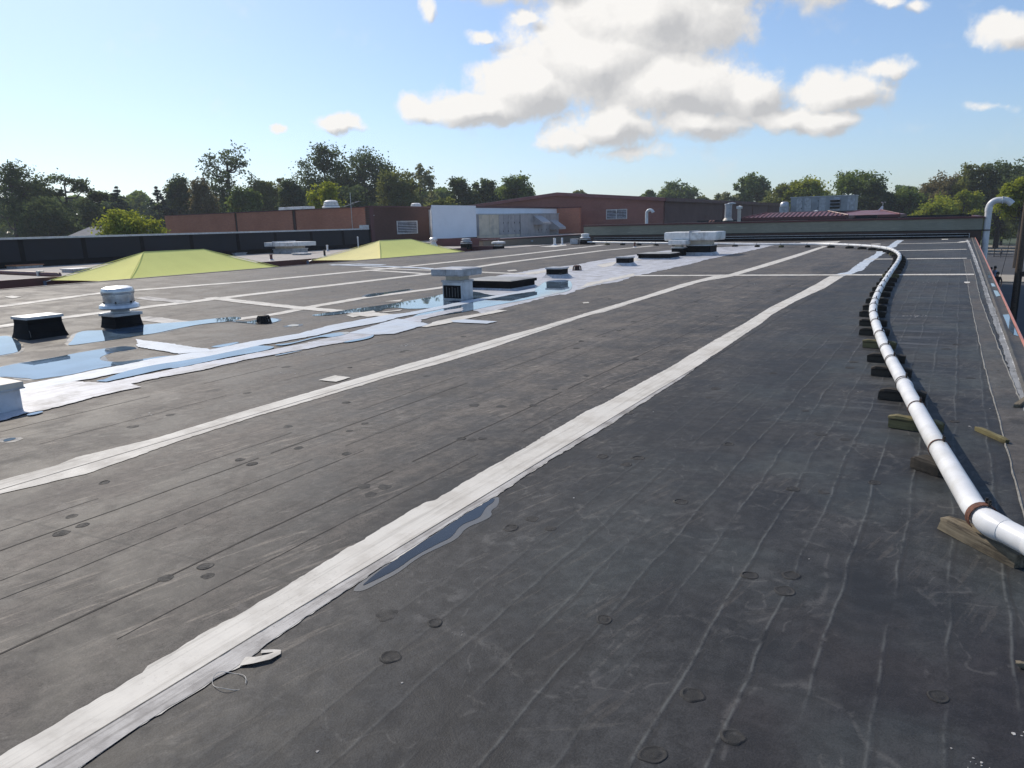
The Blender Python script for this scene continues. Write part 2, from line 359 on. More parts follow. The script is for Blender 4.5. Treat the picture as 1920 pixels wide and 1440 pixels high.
def mat_leaf(name, c1, c2):
    b = NB(name)
    at = b.N.new('ShaderNodeAttribute'); at.attribute_name = 'tint'
    c = b.mix(at.outputs['Fac'], c1, c2)
    d = b.N.new('ShaderNodeBsdfDiffuse'); t = b.N.new('ShaderNodeBsdfTranslucent'); mx = b.N.new('ShaderNodeMixShader')
    b.L.new(c, d.inputs['Color'])
    hs = b.N.new('ShaderNodeHueSaturation'); hs.inputs['Hue'].default_value = .485; hs.inputs['Saturation'].default_value = 1.15; hs.inputs['Value'].default_value = 1.35; b.L.new(c, hs.inputs['Color'])
    b.L.new(hs.outputs[0], t.inputs['Color']); mx.inputs[0].default_value = .45
    b.L.new(d.outputs[0], mx.inputs[1]); b.L.new(t.outputs[0], mx.inputs[2]); b.L.new(mx.outputs[0], b.out.inputs['Surface'])
    return b.m

def mat_fabric(name, col, tr=.06):
    b = NB(name); p = b.pos()
    c = b.mix(b.ramp(b.noise(p, 1.2, 4), .35, .7), col, tuple(v * .95 for v in col))
    d = b.N.new('ShaderNodeBsdfDiffuse'); t = b.N.new('ShaderNodeBsdfTranslucent'); mx = b.N.new('ShaderNodeMixShader')
    b.L.new(c, d.inputs['Color']); b.L.new(c, t.inputs['Color']); mx.inputs[0].default_value = tr
    b.L.new(d.outputs[0], mx.inputs[1]); b.L.new(t.outputs[0], mx.inputs[2]); b.L.new(mx.outputs[0], b.out.inputs['Surface'])
    return b.m

MM = {}
MM['membrane'] = mat_membrane()
MM['strip'] = mat_membrane('cover_strip', False, (.085, .074, .062), (.16, .14, .115))
MM['flash'] = simple('black_flashing', (.008, .0085, .010), .75, 0, .35, 5, (.018, .018, .019), .25, .12)
MM['coat'] = mat_coating('seam_coating', (.66, .625, .555), (.44, .40, .34), .7, .6)
MM['coat_dirty'] = mat_coating('dirty_coating', (.50, .48, .45), (.24, .22, .20), .7, 1.0)
MM['coat_fresh'] = mat_coating('fresh_coating', (.56, .61, .66), (.42, .45, .47), .5, .5)
MM['coat_silver'] = mat_coating('silver_coating', (.55, .555, .585), (.33, .32, .31), .5, .85)
MM['silt'] = mat_coating('silt_rim', (.125, .127, .128), (.10, .10, .10), .4, .3)
MM['water'] = mat_water('pond_water')  # blue base colour carries part of the sky's reflection
MM['water_near'] = mat_water('near_water', (.016, .018, .021))
MM['bead'] = simple('seam_sealant', (.20, .195, .18), .8, 0, .35, 20, (.08, .08, .075), .3)
MM['dark_line'] = simple('seam_gap', (.03, .028, .027), .7, 0, .3, 20, None, .2)
MM['wet'] = simple('wet_membrane', (.030, .028, .027), .35, 0, .4, 5, (.05, .046, .04), .2, .4)
MM['joint'] = simple('dark_joint_line', (.052, .047, .043), .8, 0, .6, 4, (.10, .09, .08), .3, .2)  # thin dark lines along the joints of the sheet
MM['plate'] = simple('fastener_plate', (.019, .0185, .018), .8, 0, .4, 30, (.06, .058, .055), .5)
MM['plate_dusty'] = simple('dusty_fastener_plate', (.021, .020, .019), .8, 0, .5, 40, (.055, .05, .045), .5)
MM['galv'] = simple('galvanised_metal', (.52, .54, .56), .42, .55, .2, 8, (.38, .38, .38), .1, streak=.25)
MM['grey_metal'] = simple('painted_grey_metal', (.48, .49, .51), .5, .1, .25, 4, (.22, .21, .20), .15, streak=.55)
MM['white_metal'] = simple('white_painted_metal', (.76, .76, .74), .5, 0, .15, 4, (.40, .38, .34), .12, streak=.5)
MM['alu'] = simple('spun_aluminium', (.66, .67, .68), .36, .75, .15, 7, (.45, .45, .45), .08, streak=.3)
MM['cream'] = simple('cream_metal', (.62, .56, .47), .55, 0, .15, 4, (.40, .36, .30), .1)
MM['rtu'] = simple('beige_unit_panel', (.66, .565, .43), .55, 0, .14, 1.5, (.30, .28, .25), .05, streak=.2)
MM['rtu_grey'] = simple('grey_unit_panel', (.33, .35, .37), .55, 0, .14, 1.5, (.22, .23, .24), .05, streak=.2)
MM['dark'] = simple('dark_void', (.012, .012, .013), .7, 0, .2, 8, None, 0)
MM['iron'] = simple('cast_iron', (.020, .018, .017), .6, .2, .4, 20, (.07, .035, .02), .4)
MM['rust_iron'] = simple('rusty_iron', (.11, .05, .03), .8, .1, .5, 20, (.03, .02, .018), .5)
MM['pvc'] = simple('white_pvc', (.73, .73, .725), .36, 0, .10, 5, (.55, .54, .50), .04, streak=.22)
MM['strap'] = simple('zinc_strap', (.10, .085, .08), .5, .6, .4, 20, (.25, .09, .05), .2)
MM['rust'] = simple('rusty_strap', (.16, .062, .036), .8, .1, .5, 40, (.05, .03, .025), .5)
MM['timber'] = mat_wood('dark_timber', (.060, .052, .042), (.036, .031, .026), (.014, .012, .011))
MM['timber_old'] = mat_wood('weathered_timber', (.215, .180, .125), (.125, .102, .072), (.045, .037, .028))
MM['timber_olive'] = mat_wood('olive_timber', (.20, .175, .085), (.14, .12, .06), (.035, .03, .02))
MM['edge'] = simple('red_edge_metal', (.42, .15, .105), .45, 0, .2, 3, (.36, .14, .10), .05)
MM['maroon'] = simple('maroon_metal', (.105, .030, .032), .5, 0, .2, 1.5, (.07, .024, .024), .05)
MM['maroon_roof'] = simple('maroon_roofing', (.20, .070, .068), .45, 0, .18, 1.5, (.14, .05, .05), .05)
MM['membrane_dark'] = simple('dark_parapet_membrane', (.013, .016, .022), .6, 0, .3, .7, (.022, .025, .031), .3, .25)
MM['gravel'] = simple('pale_roof_gravel', (.44, .40, .36), .9, 0, .3, 2.2, (.30, .28, .25), .6)
MM['brick_red'] = mat_brick('red_brick', (.54, .195, .115), (.46, .16, .098), (.40, .26, .20), axis='X', eff=.05)
MM['brick_red_y'] = mat_brick('shaded_red_brick', (.115, .056, .042), (.092, .044, .035), (.10, .07, .06), axis='Y', eff=.05)  # red brick darkened for the louver wall turned away from the sun
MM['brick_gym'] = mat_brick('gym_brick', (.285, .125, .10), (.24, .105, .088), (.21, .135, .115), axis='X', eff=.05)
MM['brick_gym_y'] = mat_brick('gym_brick_shaded', (.155, .085, .075), (.135, .074, .066), (.14, .10, .09), axis='Y', eff=.05)  # gym brick with the side wall's shade put into its colour
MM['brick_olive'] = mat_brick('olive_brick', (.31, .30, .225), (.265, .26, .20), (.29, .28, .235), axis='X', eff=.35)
MM['brick_olive_y'] = mat_brick('olive_brick_shaded', (.16, .16, .12), (.14, .14, .105), (.16, .155, .13), axis='Y', eff=.3)  # darker copy of the olive brick, coloured for the shaded side wall
MM['brick_dark'] = mat_brick('dark_brick', (.095, .060, .046), (.075, .048, .038), (.10, .08, .068), axis='X', eff=.12)
MM['brick_tan'] = mat_brick('tan_brick', (.30, .23, .165), (.26, .20, .145), (.28, .23, .18), axis='Y', eff=.1)
MM['brick_wall_y'] = mat_brick('wing_brick', (.14, .085, .06), (.12, .07, .05), (.13, .10, .085), axis='Y', eff=.1)
MM['lime'] = mat_fabric('lime_shade_cloth', (.82, .82, .29))
MM['yellow'] = mat_fabric('sunlit_end_cloth', (.97, .86, .42))  # sunlight on the canopy's end panel is put into the cloth colour
MM['steel_post'] = simple('blue_steel_post', (.10, .14, .22), .5, .3, .2, 5, None, .05)
MM['panel_white'] = simple('white_screen_panel', (.88, .88, .90), .6, 0, .05, .8, None, .02)
MM['asphalt'] = simple('asphalt', (.055, .056, .060), .85, 0, .3, .8, (.085, .083, .08), .5)
MM['concrete'] = simple('concrete_paving', (.36, .32, .26), .9, 0, .2, .9, (.26, .24, .2), .3)
MM['grass'] = simple('grass', (.050, .075, .025), .95, 0, .45, .5, (.085, .085, .035), .6)
MM['pole'] = mat_wood('utility_pole_wood', (.115, .088, .064), (.080, .060, .045), (.030, .023, .018))
MM['cable'] = simple('cable', (.02, .02, .02), .6, 0, .1, 5, None, 0)
MM['bark'] = simple('bark', (.060, .048, .038), .95, 0, .4, 6, (.03, .025, .02), .7)
MM['shingle'] = simple('grey_shingles', (.22, .22, .23), .9, 0, .2, 2, (.16, .16, .17), .3)
MM['siding'] = simple('pale_siding', (.52, .50, .46), .7, 0, .1, 2, None, .1)

# ------------------------------------------------------------------ the roof we stand on
XL, XR, YN, YF = -22.75, .62, -4.0, 47.45
def roof_grid():
    xs = [XL] + [float(k) for k in range(-22, -14)] + [-14 + .25 * k for k in range(33)] + [float(k) for k in range(-5, 1)] + [XR]; ys = list(np.linspace(YN, YF, 70))
    v = [(x, y, float(zr(x, y))) for y in ys for x in xs]; n = len(xs)
    f = [(j * n + i, j * n + i + 1, (j + 1) * n + i + 1, (j + 1) * n + i) for j in range(len(ys) - 1) for i in range(n - 1)]
    b = MB(); b.add(v, f); o = b.obj('roof', MM['membrane'], smooth=True); put(o, kind='structure'); return o
ROOF = roof_grid()

def rough(poly, amp, seg=.07, seed=0):
    """poly: list of (X, Y) on the roof; returns the outline with ragged edges"""
    rg = np.random.default_rng(seed + 5); out = []; n = len(poly)
    for i in range(n):
        a = np.array(poly[i][:2]); c = np.array(poly[(i + 1) % n][:2]); d = c - a; l = np.linalg.norm(d)
        dist = np.hypot(*(a + c) / 2); s = max(seg * .55, .0045 * dist); k = max(1, int(l / s)); nn = np.array([-d[1], d[0]]) / (l + 1e-9)
        w = 0
        for q in range(k):
            p = a + d * q / k
            if q: w = .8 * w + rg.normal() * amp * .35; p = p + nn * w + (nn * rg.normal() * amp * .35)
            out.append((p[0], p[1]))
    return out
def roof_sheet(name, poly, off, mat, parent=None, amp=.0, seg=.07, seed=0, thick=0.0):
    pts = rough(poly, amp, seg, seed) if amp else [tuple(p[:2]) for p in poly]
    bm = bmesh.new(); vs = [bm.verts.new((p[0], p[1], 0)) for p in pts]
    try: bm.faces.new(vs)
    except ValueError: pass
    bmesh.ops.triangulate(bm, faces=bm.faces)
    xs = [p[0] for p in pts]; ys = [p[1] for p in pts]
    cuts = [(k, 0) for k in [float(q) for q in range(-22, -14)] + [-14 + .25 * q for q in range(33)] + [float(q) for q in range(-5, 1)] if min(xs) < k < max(xs)] + [(k, 1) for k in np.arange(math.floor(min(ys)) + 1, max(ys), 2.0)]
    for (k, ax) in cuts:
        g = bm.verts[:] + bm.edges[:] + bm.faces[:]
        bmesh.ops.bisect_plane(bm, geom=g, plane_co=(k, 0, 0) if ax == 0 else (0, k, 0), plane_no=(1, 0, 0) if ax == 0 else (0, 1, 0))
    bmesh.ops.triangulate(bm, faces=bm.faces)
    for v in bm.verts: v.co.z = float(zr(v.co.x, v.co.y)) + off
    bmesh.ops.recalc_face_normals(bm, faces=bm.faces)
    for f_ in bm.faces:
        if f_.normal.z < 0: f_.normal_flip()
    me = bpy.data.meshes.new(name); bm.to_mesh(me); bm.free(); me.materials.append(mat)
    o = bpy.data.objects.new(name, me); COL.objects.link(o)
    if parent: o.parent = parent
    return o
def P2(pts): return [tuple(hit(*p)[:2]) for p in pts]

# --- white coated seams
A_left = [(0, 1420), (100, 1362), (180, 1313), (267, 1263), (277, 1250), (320, 1227), (383, 1187), (460, 1147), (547, 1093), (640, 1035), (740, 977), (800, 942), (815, 939), (880, 900), (970, 848), (1100, 771), (1130, 758), (1195, 722), (1260, 687), (1333, 642), (1390, 610), (1443, 577), (1500, 549), (1535, 530), (1556, 517.5)]
A_right = [(1582, 518), (1547, 540), (1490, 566), (1446, 591), (1430, 605), (1370, 645), (1318, 680), (1277, 711), (1200, 759), (1120, 812), (1040, 858), (975, 900), (935, 928), (875, 962), (825, 995), (722, 1060), (640, 1115), (567, 1163), (493, 1215), (455, 1250), (410, 1270), (367, 1300), (287, 1347), (153, 1440), (60, 1500)]
A_start = [(-60, 1460)]
roof_sheet('seam_coating', P2(A_start + A_left + A_right), .004, MM['coat'], ROOF, .006, .05, 1)
A_far = [(1558, 517), (1590, 509), (1601, 501), (1622, 486), (1639, 478), (1644, 471.5), (1661, 464.5), (1675, 455), (1682, 450.5), (1695, 450.5), (1686, 456), (1680, 463), (1670, 466), (1662, 473), (1651, 480), (1637, 490), (1629, 496), (1616, 508), (1583, 518)]
roof_sheet('seam_coating', P2(A_far), .007, MM['coat_fresh'], ROOF, .03, .12, 2)
# grimy right margin of band A and its dark lap line
def inset(frac0, frac1, y0, y1, n=60):
    # polyline between interpolated left/right outlines of band A
    L_ = np.array(P2(A_start + A_left)); Rr = np.array(P2(A_right[::-1]))
    out = []
    for t in np.linspace(y0, y1, n):
        xl = np.interp(t, L_[:, 1], L_[:, 0]); xr = np.interp(t, Rr[:, 1], Rr[:, 0]); out.append((xl, xr, t))
    a = [(xl + (xr - xl) * frac0, t) for xl, xr, t in out]; c = [(xl + (xr - xl) * frac1, t) for xl, xr, t in out]
    return a + c[::-1]
lapx = -2.405
def strip(x0, x1, y0, y1, n=30, wob=.0, seed=0):
    rg = np.random.default_rng(seed); ys = np.linspace(y0, y1, n); w = np.cumsum(rg.normal(size=n)) * wob; w -= np.linspace(0, w[-1], n)
    return [(x0 + w[i], ys[i]) for i in range(n)] + [(x1 + w[i], ys[i]) for i in reversed(range(n))]
_Rr = np.array(P2(A_right[::-1])); _ys = np.linspace(.9, 9.5, 90)
roof_sheet('dirty_margin', [(-2.398, t) for t in _ys] + [(max(np.interp(t, _Rr[:, 1], _Rr[:, 0]) - .003, -2.392), t) for t in _ys[::-1]], .0052, MM['coat_dirty'], ROOF, .003, .05, 3)
for (x_, y0, y1, w_) in ((-4.44, .5, 21, .012), (-3.80, 1.0, 4.0, .006), (-3.27, 1.2, 20, .012), (-4.02, 1.0, 12, .005), (-4.75, 1.5, 15, .006), (-2.92, 1.5, 9, .005), (-7.4, 3, 20, .010), (-6.6, 3, 18, .007), (-8.1, 3.5, 14, .008)):
    rg_ = np.random.default_rng(int(-x_ * 100)); a_ = y0
    while a_ < y1:
        l_ = rg_.uniform(.8, 3.5); roof_sheet('joint_line', strip(x_ - w_ / 2, x_ + w_ / 2, a_, min(a_ + l_, y1), 16, .004, int(a_ * 10)), .0016, MM['joint'], ROOF, .0015, .05, int(a_ * 7)); a_ += l_ + rg_.uniform(.02, .9)
roof_sheet('lap_line', strip(-2.403, -2.3965, .2, 16, 60, .0012, 3), .0064, MM['dark_line'], ROOF)
B_left = [(-90, 925), (0, 902), (110, 872), (143, 858), (300, 820), (480, 765), (680, 707), (750, 687), (805, 672), (880, 650), (960, 627), (1000, 617), (1100, 587), (1203, 557), (1277, 533), (1337, 518), (1367, 514.5), (1433, 495), (1500, 475), (1543, 461.5)]
B_right = [(1553, 461.5), (1500, 480), (1447, 497), (1373, 518.5), (1317, 528), (1290, 536), (1207, 562), (1130, 586), (1100, 593), (1000, 626), (925, 652), (830, 681), (730, 707), (655, 730), (555, 760), (480, 781), (350, 823), (160, 890), (0, 927), (-90, 950)]
roof_sheet('seam_coating', P2(B_left + B_right), .0045, MM['coat'], ROOF, .008, .06, 4)
roof_sheet('lap_line', strip(-5.60, -5.591, 1.2, 22, 60, .0012, 6), .0062, MM['dark_line'], ROOF)
def band(pl, w0, w1, mat, off=.006, amp=.02, seed=0, seg=.12):
    """coated strip of width w about a centre line given by pixels on the roof"""
    c = np.array(P2(pl)); n = len(c); nn = []
    for i in range(n):
        d = c[min(i + 1, n - 1)] - c[max(i - 1, 0)]; d = d / np.linalg.norm(d); nn.append((-d[1], d[0]))
    nn = np.array(nn); w = np.linspace(w0, w1, n)[:, None] / 2
    return roof_sheet('seam_coating', [tuple(p) for p in c + nn * w] + [tuple(p) for p in (c - nn * w)[::-1]], off, mat, ROOF, amp, seg, seed)
band([(-60, 581.5), (0, 575), (195, 549), (480, 527), (715, 505), (960, 479), (1132, 459.5)], .34, .42, MM['coat'], seed=11)
band([(-60, 621), (40, 607), (125, 595), (260, 578), (480, 551.5), (815, 512.5), (960, 491), (1130, 470), (1225, 461)], .34, .42, MM['coat'], .0065, seed=12)
band([(430, 601), (520, 589), (595, 573.5), (676, 559.5), (820, 540.5), (905, 528)], .30, .36, MM['coat'], seed=13)
band([(1192, 517.2), (1345, 516.6), (1510, 516.2), (1690, 515.6), (1826, 515)], .40, .40, MM['coat'], .0085, seed=14)
band([(1620, 486.5), (1720, 485.5), (1812, 484.6)], .38, .36, MM['coat'], .0085, seed=15)
band([(1682, 470.3), (1750, 469.2), (1812, 467.7)], .38, .36, MM['coat'], .0085, seed=16)
band([(1678, 457.5), (1745, 456.3), (1800, 454.8), (1812, 452.5), (1820, 452.3)], .40, .36, MM['coat'], .0085, seed=17)
band([(392, 558.5), (500, 571), (600, 581), (700, 589.5), (745, 593)], .36, .36, MM['coat'], .0085, seed=18)
band([(264, 558), (305, 563), (350, 567)], .40, .40, MM['coat_dirty'], .0075, seed=19)
band([(262, 596), (300, 601), (352, 607)], .42, .42, MM['coat_dirty'], .0075, seed=20)
band([(620, 496.5), (700, 499), (790, 502.5), (835, 507)], .36, .4, MM['coat_fresh'], .0075, seed=21)
band([(680, 502), (745, 505), (815, 507), (900, 510.5), (985, 514)], .34, .34, MM['coat'], .008, seed=22)
band([(690, 507), (745, 510), (795, 513.5)], .34, .34, MM['coat'], .008, seed=23)
band([(620, 497.5), (670, 495.5), (720, 497)], .5, .4, MM['coat_fresh'], .0095, seed=24)
# valley stripes
S1u = [(-60, 752), (37, 724), (130, 706), (260, 680), (300, 672), (394, 657), (479, 640), (560, 627), (614, 612), (723, 592), (760, 588), (832, 573.6), (885, 562.5), (947, 552), (1004, 541)]
S1l = [(1004, 547), (960, 553), (885, 568), (820, 582), (743, 597), (720, 604), (629, 621), (595, 630), (560, 636), (486, 649), (400, 668), (354, 677), (260, 693), (170, 712), (137, 717), (37, 737), (-60, 770)]
roof_sheet('seam_coating', P2(S1u + S1l), .013, MM['coat_fresh'], ROOF, .02, .08, 31)
S2u = [(137, 716.5), (203, 719), (256, 707), (300, 699), (322, 694), (376, 683), (463, 666), (526, 654), (560, 647), (620, 634), (654, 625), (700, 612), (730, 604), (790, 592), (832, 583.5), (869, 577)]
S2l = [(866, 584), (832, 590.5), (790, 600), (790, 612), (762, 621), (739, 627.5), (702, 629), (687, 637), (620, 647), (572, 656), (515, 666), (480, 672), (412, 687), (375, 696), (300, 709), (246, 721), (265, 727), (175, 746), (125, 760), (82, 771), (47, 777), (0, 791), (-70, 815), (-70, 745), (37, 736)]
roof_sheet('valley_coating', P2(S2u + S2l), .012, MM['coat_silver'], ROOF, .02, .08, 32)
roof_sheet('valley_coating', P2([(655, 626), (720, 606), (745, 599), (790, 606), (805, 609), (762, 621), (739, 627), (700, 628.5)]), .0145, MM['coat_fresh'], ROOF, .02, .08, 33)
roof_sheet('seam_coating', P2([(790, 614), (819, 603), (860, 595), (910, 587), (932, 581.5), (951, 583.5), (907, 592), (874, 599), (846, 606), (800, 614.5)]), .0125, MM['coat'], ROOF, .015, .08, 34)
roof_sheet('seam_coating', P2([(845, 602), (872, 600), (932, 604), (913, 608.2), (850, 605.5)]), .014, MM['coat_fresh'], ROOF, .01, .06, 35)
roof_sheet('seam_coating', P2([(255, 637), (322, 646), (391, 656), (400, 660), (335, 665), (258, 652)]), .0145, MM['coat_fresh'], ROOF, .02, .08, 36)
WR = [(905, 588), (930, 582), (990, 567.5), (1022, 557.5), (1049, 552.5), (1060, 553), (1079, 544.5), (1120, 534.5), (1159, 528.5), (1191, 518), (1249, 505), (1289, 497), (1326, 487), (1367, 478), (1401, 471.5), (1452, 460), (1432, 459.8), (1397, 468), (1364, 471.5), (1345, 465), (1300, 466), (1240, 471), (1199, 476), (1120, 489), (1079, 497), (1022, 502.5), (966, 512), (930, 518), (900, 535), (880, 545), (845, 550), (800, 558), (830, 560), (890, 566), (880, 580)]
roof_sheet('valley_coating', P2(WR), .005, MM['coat_silver'], ROOF, .05, .14, 37)
for i, q in enumerate([[(1085, 541), (1190, 517.5), (1195, 512), (1100, 531)], [(1120, 497), (1230, 478), (1240, 480), (1130, 502)], [(985, 512), (1070, 500), (1075, 504), (990, 516)]]):
    roof_sheet('coating_patch', P2(q), .0095, MM['coat'], ROOF, .05, .14, 60 + i)
for i, q in enumerate([[(597, 714), (629, 705), (657, 709), (630, 717.3)], [(648, 591.5), (700, 583), (705, 586), (662, 596)], [(669, 592.5), (695, 590), (714, 592), (690, 595)], [(8, 557), (22, 555), (41, 557), (24, 560)], [(1633, 457.8), (1650, 457), (1652, 458.5), (1635, 459)], [(1765, 448.5), (1777, 448.3), (1778, 449.6), (1766, 449.9)], [(950, 507.5), (966, 506), (970, 508), (954, 509.3)], [(1092, 568), (1103, 567), (1105, 569), (1094, 569.8)], [(1500, 455), (1576, 452.5), (1570, 455.5), (1535, 458.5), (1505, 458)], [(1010, 463), (1040, 460), (1060, 458.5), (1063, 460.5), (1040, 463.5)], [(1808, 529), (1818, 529), (1819, 531), (1812, 532), (1808, 531)], [(722, 566), (755, 562), (750, 566)], [(715, 586), (755, 580.5), (750, 583.5), (720, 586.5)]]):
    roof_sheet('coating_patch', P2(q), .010, MM['coat'], ROOF, .008, .08, 70 + i)
# lifted tongue of coating beside band A
def tongue():
    px = [(455, 1243), (478, 1243), (505, 1237), (520, 1228), (522, 1222), (512, 1221), (490, 1224)]
    c = [hit(*p) for p in px]; b = MB(); w = [.03, .022, .02, .017, .012, .010, .012]
    for s in (0,):
        vs = []
        for i, p in enumerate(c):
            d = c[min(i + 1, len(c) - 1)] - c[max(i - 1, 0)]; n = np.array([-d[1], d[0], 0]); n /= np.linalg.norm(n)
            z = .008 + .006 * math.sin(i)
            vs += [p + n * w[i] + [0, 0, z], p - n * w[i] + [0, 0, z]]
        b.add(vs, [(2 * i, 2 * i + 1, 2 * i + 3, 2 * i + 2) for i in range(len(c) - 1)])
    return b.obj('coating_tongue', MM['coat'], ROOF)
tongue()
# --- ponds
def chaikin(p, n=2):
    for _ in range(n):
        q = []
        for i in range(len(p)):
            a, c = np.array(p[i]), np.array(p[(i + 1) % len(p)]); q += [tuple(a * .75 + c * .25), tuple(a * .25 + c * .75)]
        p = q
    return p
def pond(px, off, amp, seed, name='puddle', mat=None, seg=.06):
    if off < .0086 and name == 'puddle' and seed not in (95,):
        c = np.array(chaikin(P2(px))); n_ = len(c); tg = np.roll(c, -1, 0) - np.roll(c, 1, 0); nn = np.stack([-tg[:, 1], tg[:, 0]], 1); nn /= np.linalg.norm(nn, axis=1)[:, None] + 1e-9
        ar = .5 * np.sum(c[:, 0] * np.roll(c[:, 1], -1) - np.roll(c[:, 0], -1) * c[:, 1]); nn *= -1 if ar > 0 else 1
        rgw = np.random.default_rng(seed); wd = .05 + .03 * np.sin(np.arange(n_) * .5 + seed) + rgw.uniform(-.012, .012, n_)
        roof_sheet('wet_margin', [tuple(q) for q in c + nn * wd[:, None]], .0022, MM['wet'], ROOF, .004, .06, seed)
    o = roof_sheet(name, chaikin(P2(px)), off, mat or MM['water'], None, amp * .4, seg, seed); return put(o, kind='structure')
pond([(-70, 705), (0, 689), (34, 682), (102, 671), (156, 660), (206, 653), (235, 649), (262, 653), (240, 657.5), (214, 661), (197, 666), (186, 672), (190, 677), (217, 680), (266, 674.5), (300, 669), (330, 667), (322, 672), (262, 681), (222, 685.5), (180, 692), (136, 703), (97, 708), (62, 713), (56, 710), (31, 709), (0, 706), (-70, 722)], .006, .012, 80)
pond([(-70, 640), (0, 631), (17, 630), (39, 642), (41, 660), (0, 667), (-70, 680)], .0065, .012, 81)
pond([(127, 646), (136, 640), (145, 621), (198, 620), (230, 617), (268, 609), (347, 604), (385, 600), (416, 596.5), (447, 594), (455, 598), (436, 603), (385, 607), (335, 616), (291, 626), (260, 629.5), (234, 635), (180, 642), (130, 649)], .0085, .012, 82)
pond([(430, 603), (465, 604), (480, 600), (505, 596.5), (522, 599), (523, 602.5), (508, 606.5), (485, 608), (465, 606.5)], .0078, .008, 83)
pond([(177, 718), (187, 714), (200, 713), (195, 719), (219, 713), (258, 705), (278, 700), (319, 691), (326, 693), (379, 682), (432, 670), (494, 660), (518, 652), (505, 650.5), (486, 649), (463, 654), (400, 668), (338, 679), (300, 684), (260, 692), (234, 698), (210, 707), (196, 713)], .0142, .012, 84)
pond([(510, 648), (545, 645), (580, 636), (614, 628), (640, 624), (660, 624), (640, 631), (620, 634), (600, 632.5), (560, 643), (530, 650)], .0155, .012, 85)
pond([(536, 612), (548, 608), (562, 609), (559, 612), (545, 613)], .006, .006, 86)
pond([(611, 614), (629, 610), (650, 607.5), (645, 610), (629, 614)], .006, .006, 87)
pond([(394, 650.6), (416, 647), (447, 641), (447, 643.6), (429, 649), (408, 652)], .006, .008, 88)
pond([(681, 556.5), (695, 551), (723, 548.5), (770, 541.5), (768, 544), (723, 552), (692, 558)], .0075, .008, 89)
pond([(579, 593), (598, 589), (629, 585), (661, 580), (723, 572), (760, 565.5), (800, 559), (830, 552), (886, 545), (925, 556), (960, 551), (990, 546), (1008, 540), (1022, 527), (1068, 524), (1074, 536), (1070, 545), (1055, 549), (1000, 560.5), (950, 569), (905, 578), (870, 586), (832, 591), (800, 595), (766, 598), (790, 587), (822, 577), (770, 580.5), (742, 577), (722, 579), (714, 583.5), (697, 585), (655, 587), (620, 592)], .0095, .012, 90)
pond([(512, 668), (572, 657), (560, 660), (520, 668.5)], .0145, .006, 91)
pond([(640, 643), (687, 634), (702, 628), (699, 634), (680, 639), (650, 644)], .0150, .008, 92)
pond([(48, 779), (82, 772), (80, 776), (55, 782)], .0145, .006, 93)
pond([(655, 1107), (677, 1111), (715, 1091), (750, 1073), (780, 1048), (825, 1026), (858, 1011), (873, 990), (905, 978), (924, 967), (919, 958), (936, 948), (936, 926), (875, 961), (825, 995), (722, 1060)], .0016, .006, 94, 'silt_rim', MM['silt'], .03)
pond([(672, 1103), (700, 1090), (745, 1068), (776, 1044), (820, 1020), (848, 1008), (862, 985), (898, 972), (905, 962), (912, 950), (926, 942), (928, 932), (875, 963), (825, 997), (722, 1062)], .0030, .006, 95, 'puddle', MM['water_near'], .03)
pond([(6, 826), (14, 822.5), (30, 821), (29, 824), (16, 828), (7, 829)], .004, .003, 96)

# --- fastener plates telegraphing through the sheet
pl = [(683, 912), (722, 913), (695, 927), (726, 1153), (816, 1168), (732, 1232), (1133, 1162), (1299, 1303), (1375, 1382), (1225, 1415), (1760, 1306), (1406, 1079), (1484, 1079), (1472, 1108), (1277, 941), (998, 973), (1032, 991), (958, 990), (1130, 856), (1197, 859), (1175, 871), (1488, 917), (1545, 923), (1367, 833), (1584, 824), (865, 823), (885, 825), (905, 822), (650, 851), (655, 808), (450, 862), (473, 870), (311, 1084), (390, 1080), (385, 1062), (196, 905), (135, 968), (115, 1000), (155, 985), (649, 755), (684, 794), (890, 760), (940, 762), (762, 657), (800, 705), (1640, 905), (1040, 730), (1000, 760), (1100, 705), (1180, 775), (1240, 700), (1330, 745), (320, 778), (250, 800), (560, 840), (540, 800), (1090, 640), (1160, 620), (1450, 700), (1510, 770)]
def plate_mesh(seed):
    rg_ = np.random.default_rng(seed); b = MB(); n = 28; rings = [[(.050, .0), (.047, .0022), (.042, .0026), (.039, .0012), (.026, .0012), (.022, .0022), (.012, .0024), (.0005, .002)], [(.048, .0), (.043, .0016), (.036, .0010), (.018, .0014), (.0005, .0018)], [(.052, .0), (.046, .0030), (.040, .0034), (.036, .0008), (.020, .0010), (.0005, .0012)], [(.060, .0), (.050, .0012), (.030, .0016), (.0005, .0020)]][seed % 4]
    k = len(rings); ph = rg_.uniform(0, 6, 4); am = rg_.uniform(.02, .075, 4) * (1 if seed % 4 < 3 else 2.2); vs = []
    for i in range(n):
        an = 2 * math.pi * i / n; j = 1 + sum(am[q] * math.sin((q + 2) * an + ph[q]) for q in range(4)) * .6
        for (r_, z_) in rings: vs.append((r_ * j * math.cos(an), r_ * j * math.sin(an), z_ * (1 + .35 * math.sin(an + ph[0]))))
    b.add(vs, [(i * k + q, ((i + 1) % n) * k + q, ((i + 1) % n) * k + q + 1, i * k + q + 1) for i in range(n) for q in range(k - 1)])
    return b.mesh('fastener_plate', MM['plate' if seed % 3 else 'plate_dusty'], True)
pms = [plate_mesh(q) for q in range(12)]; rgp = random.Random(3)
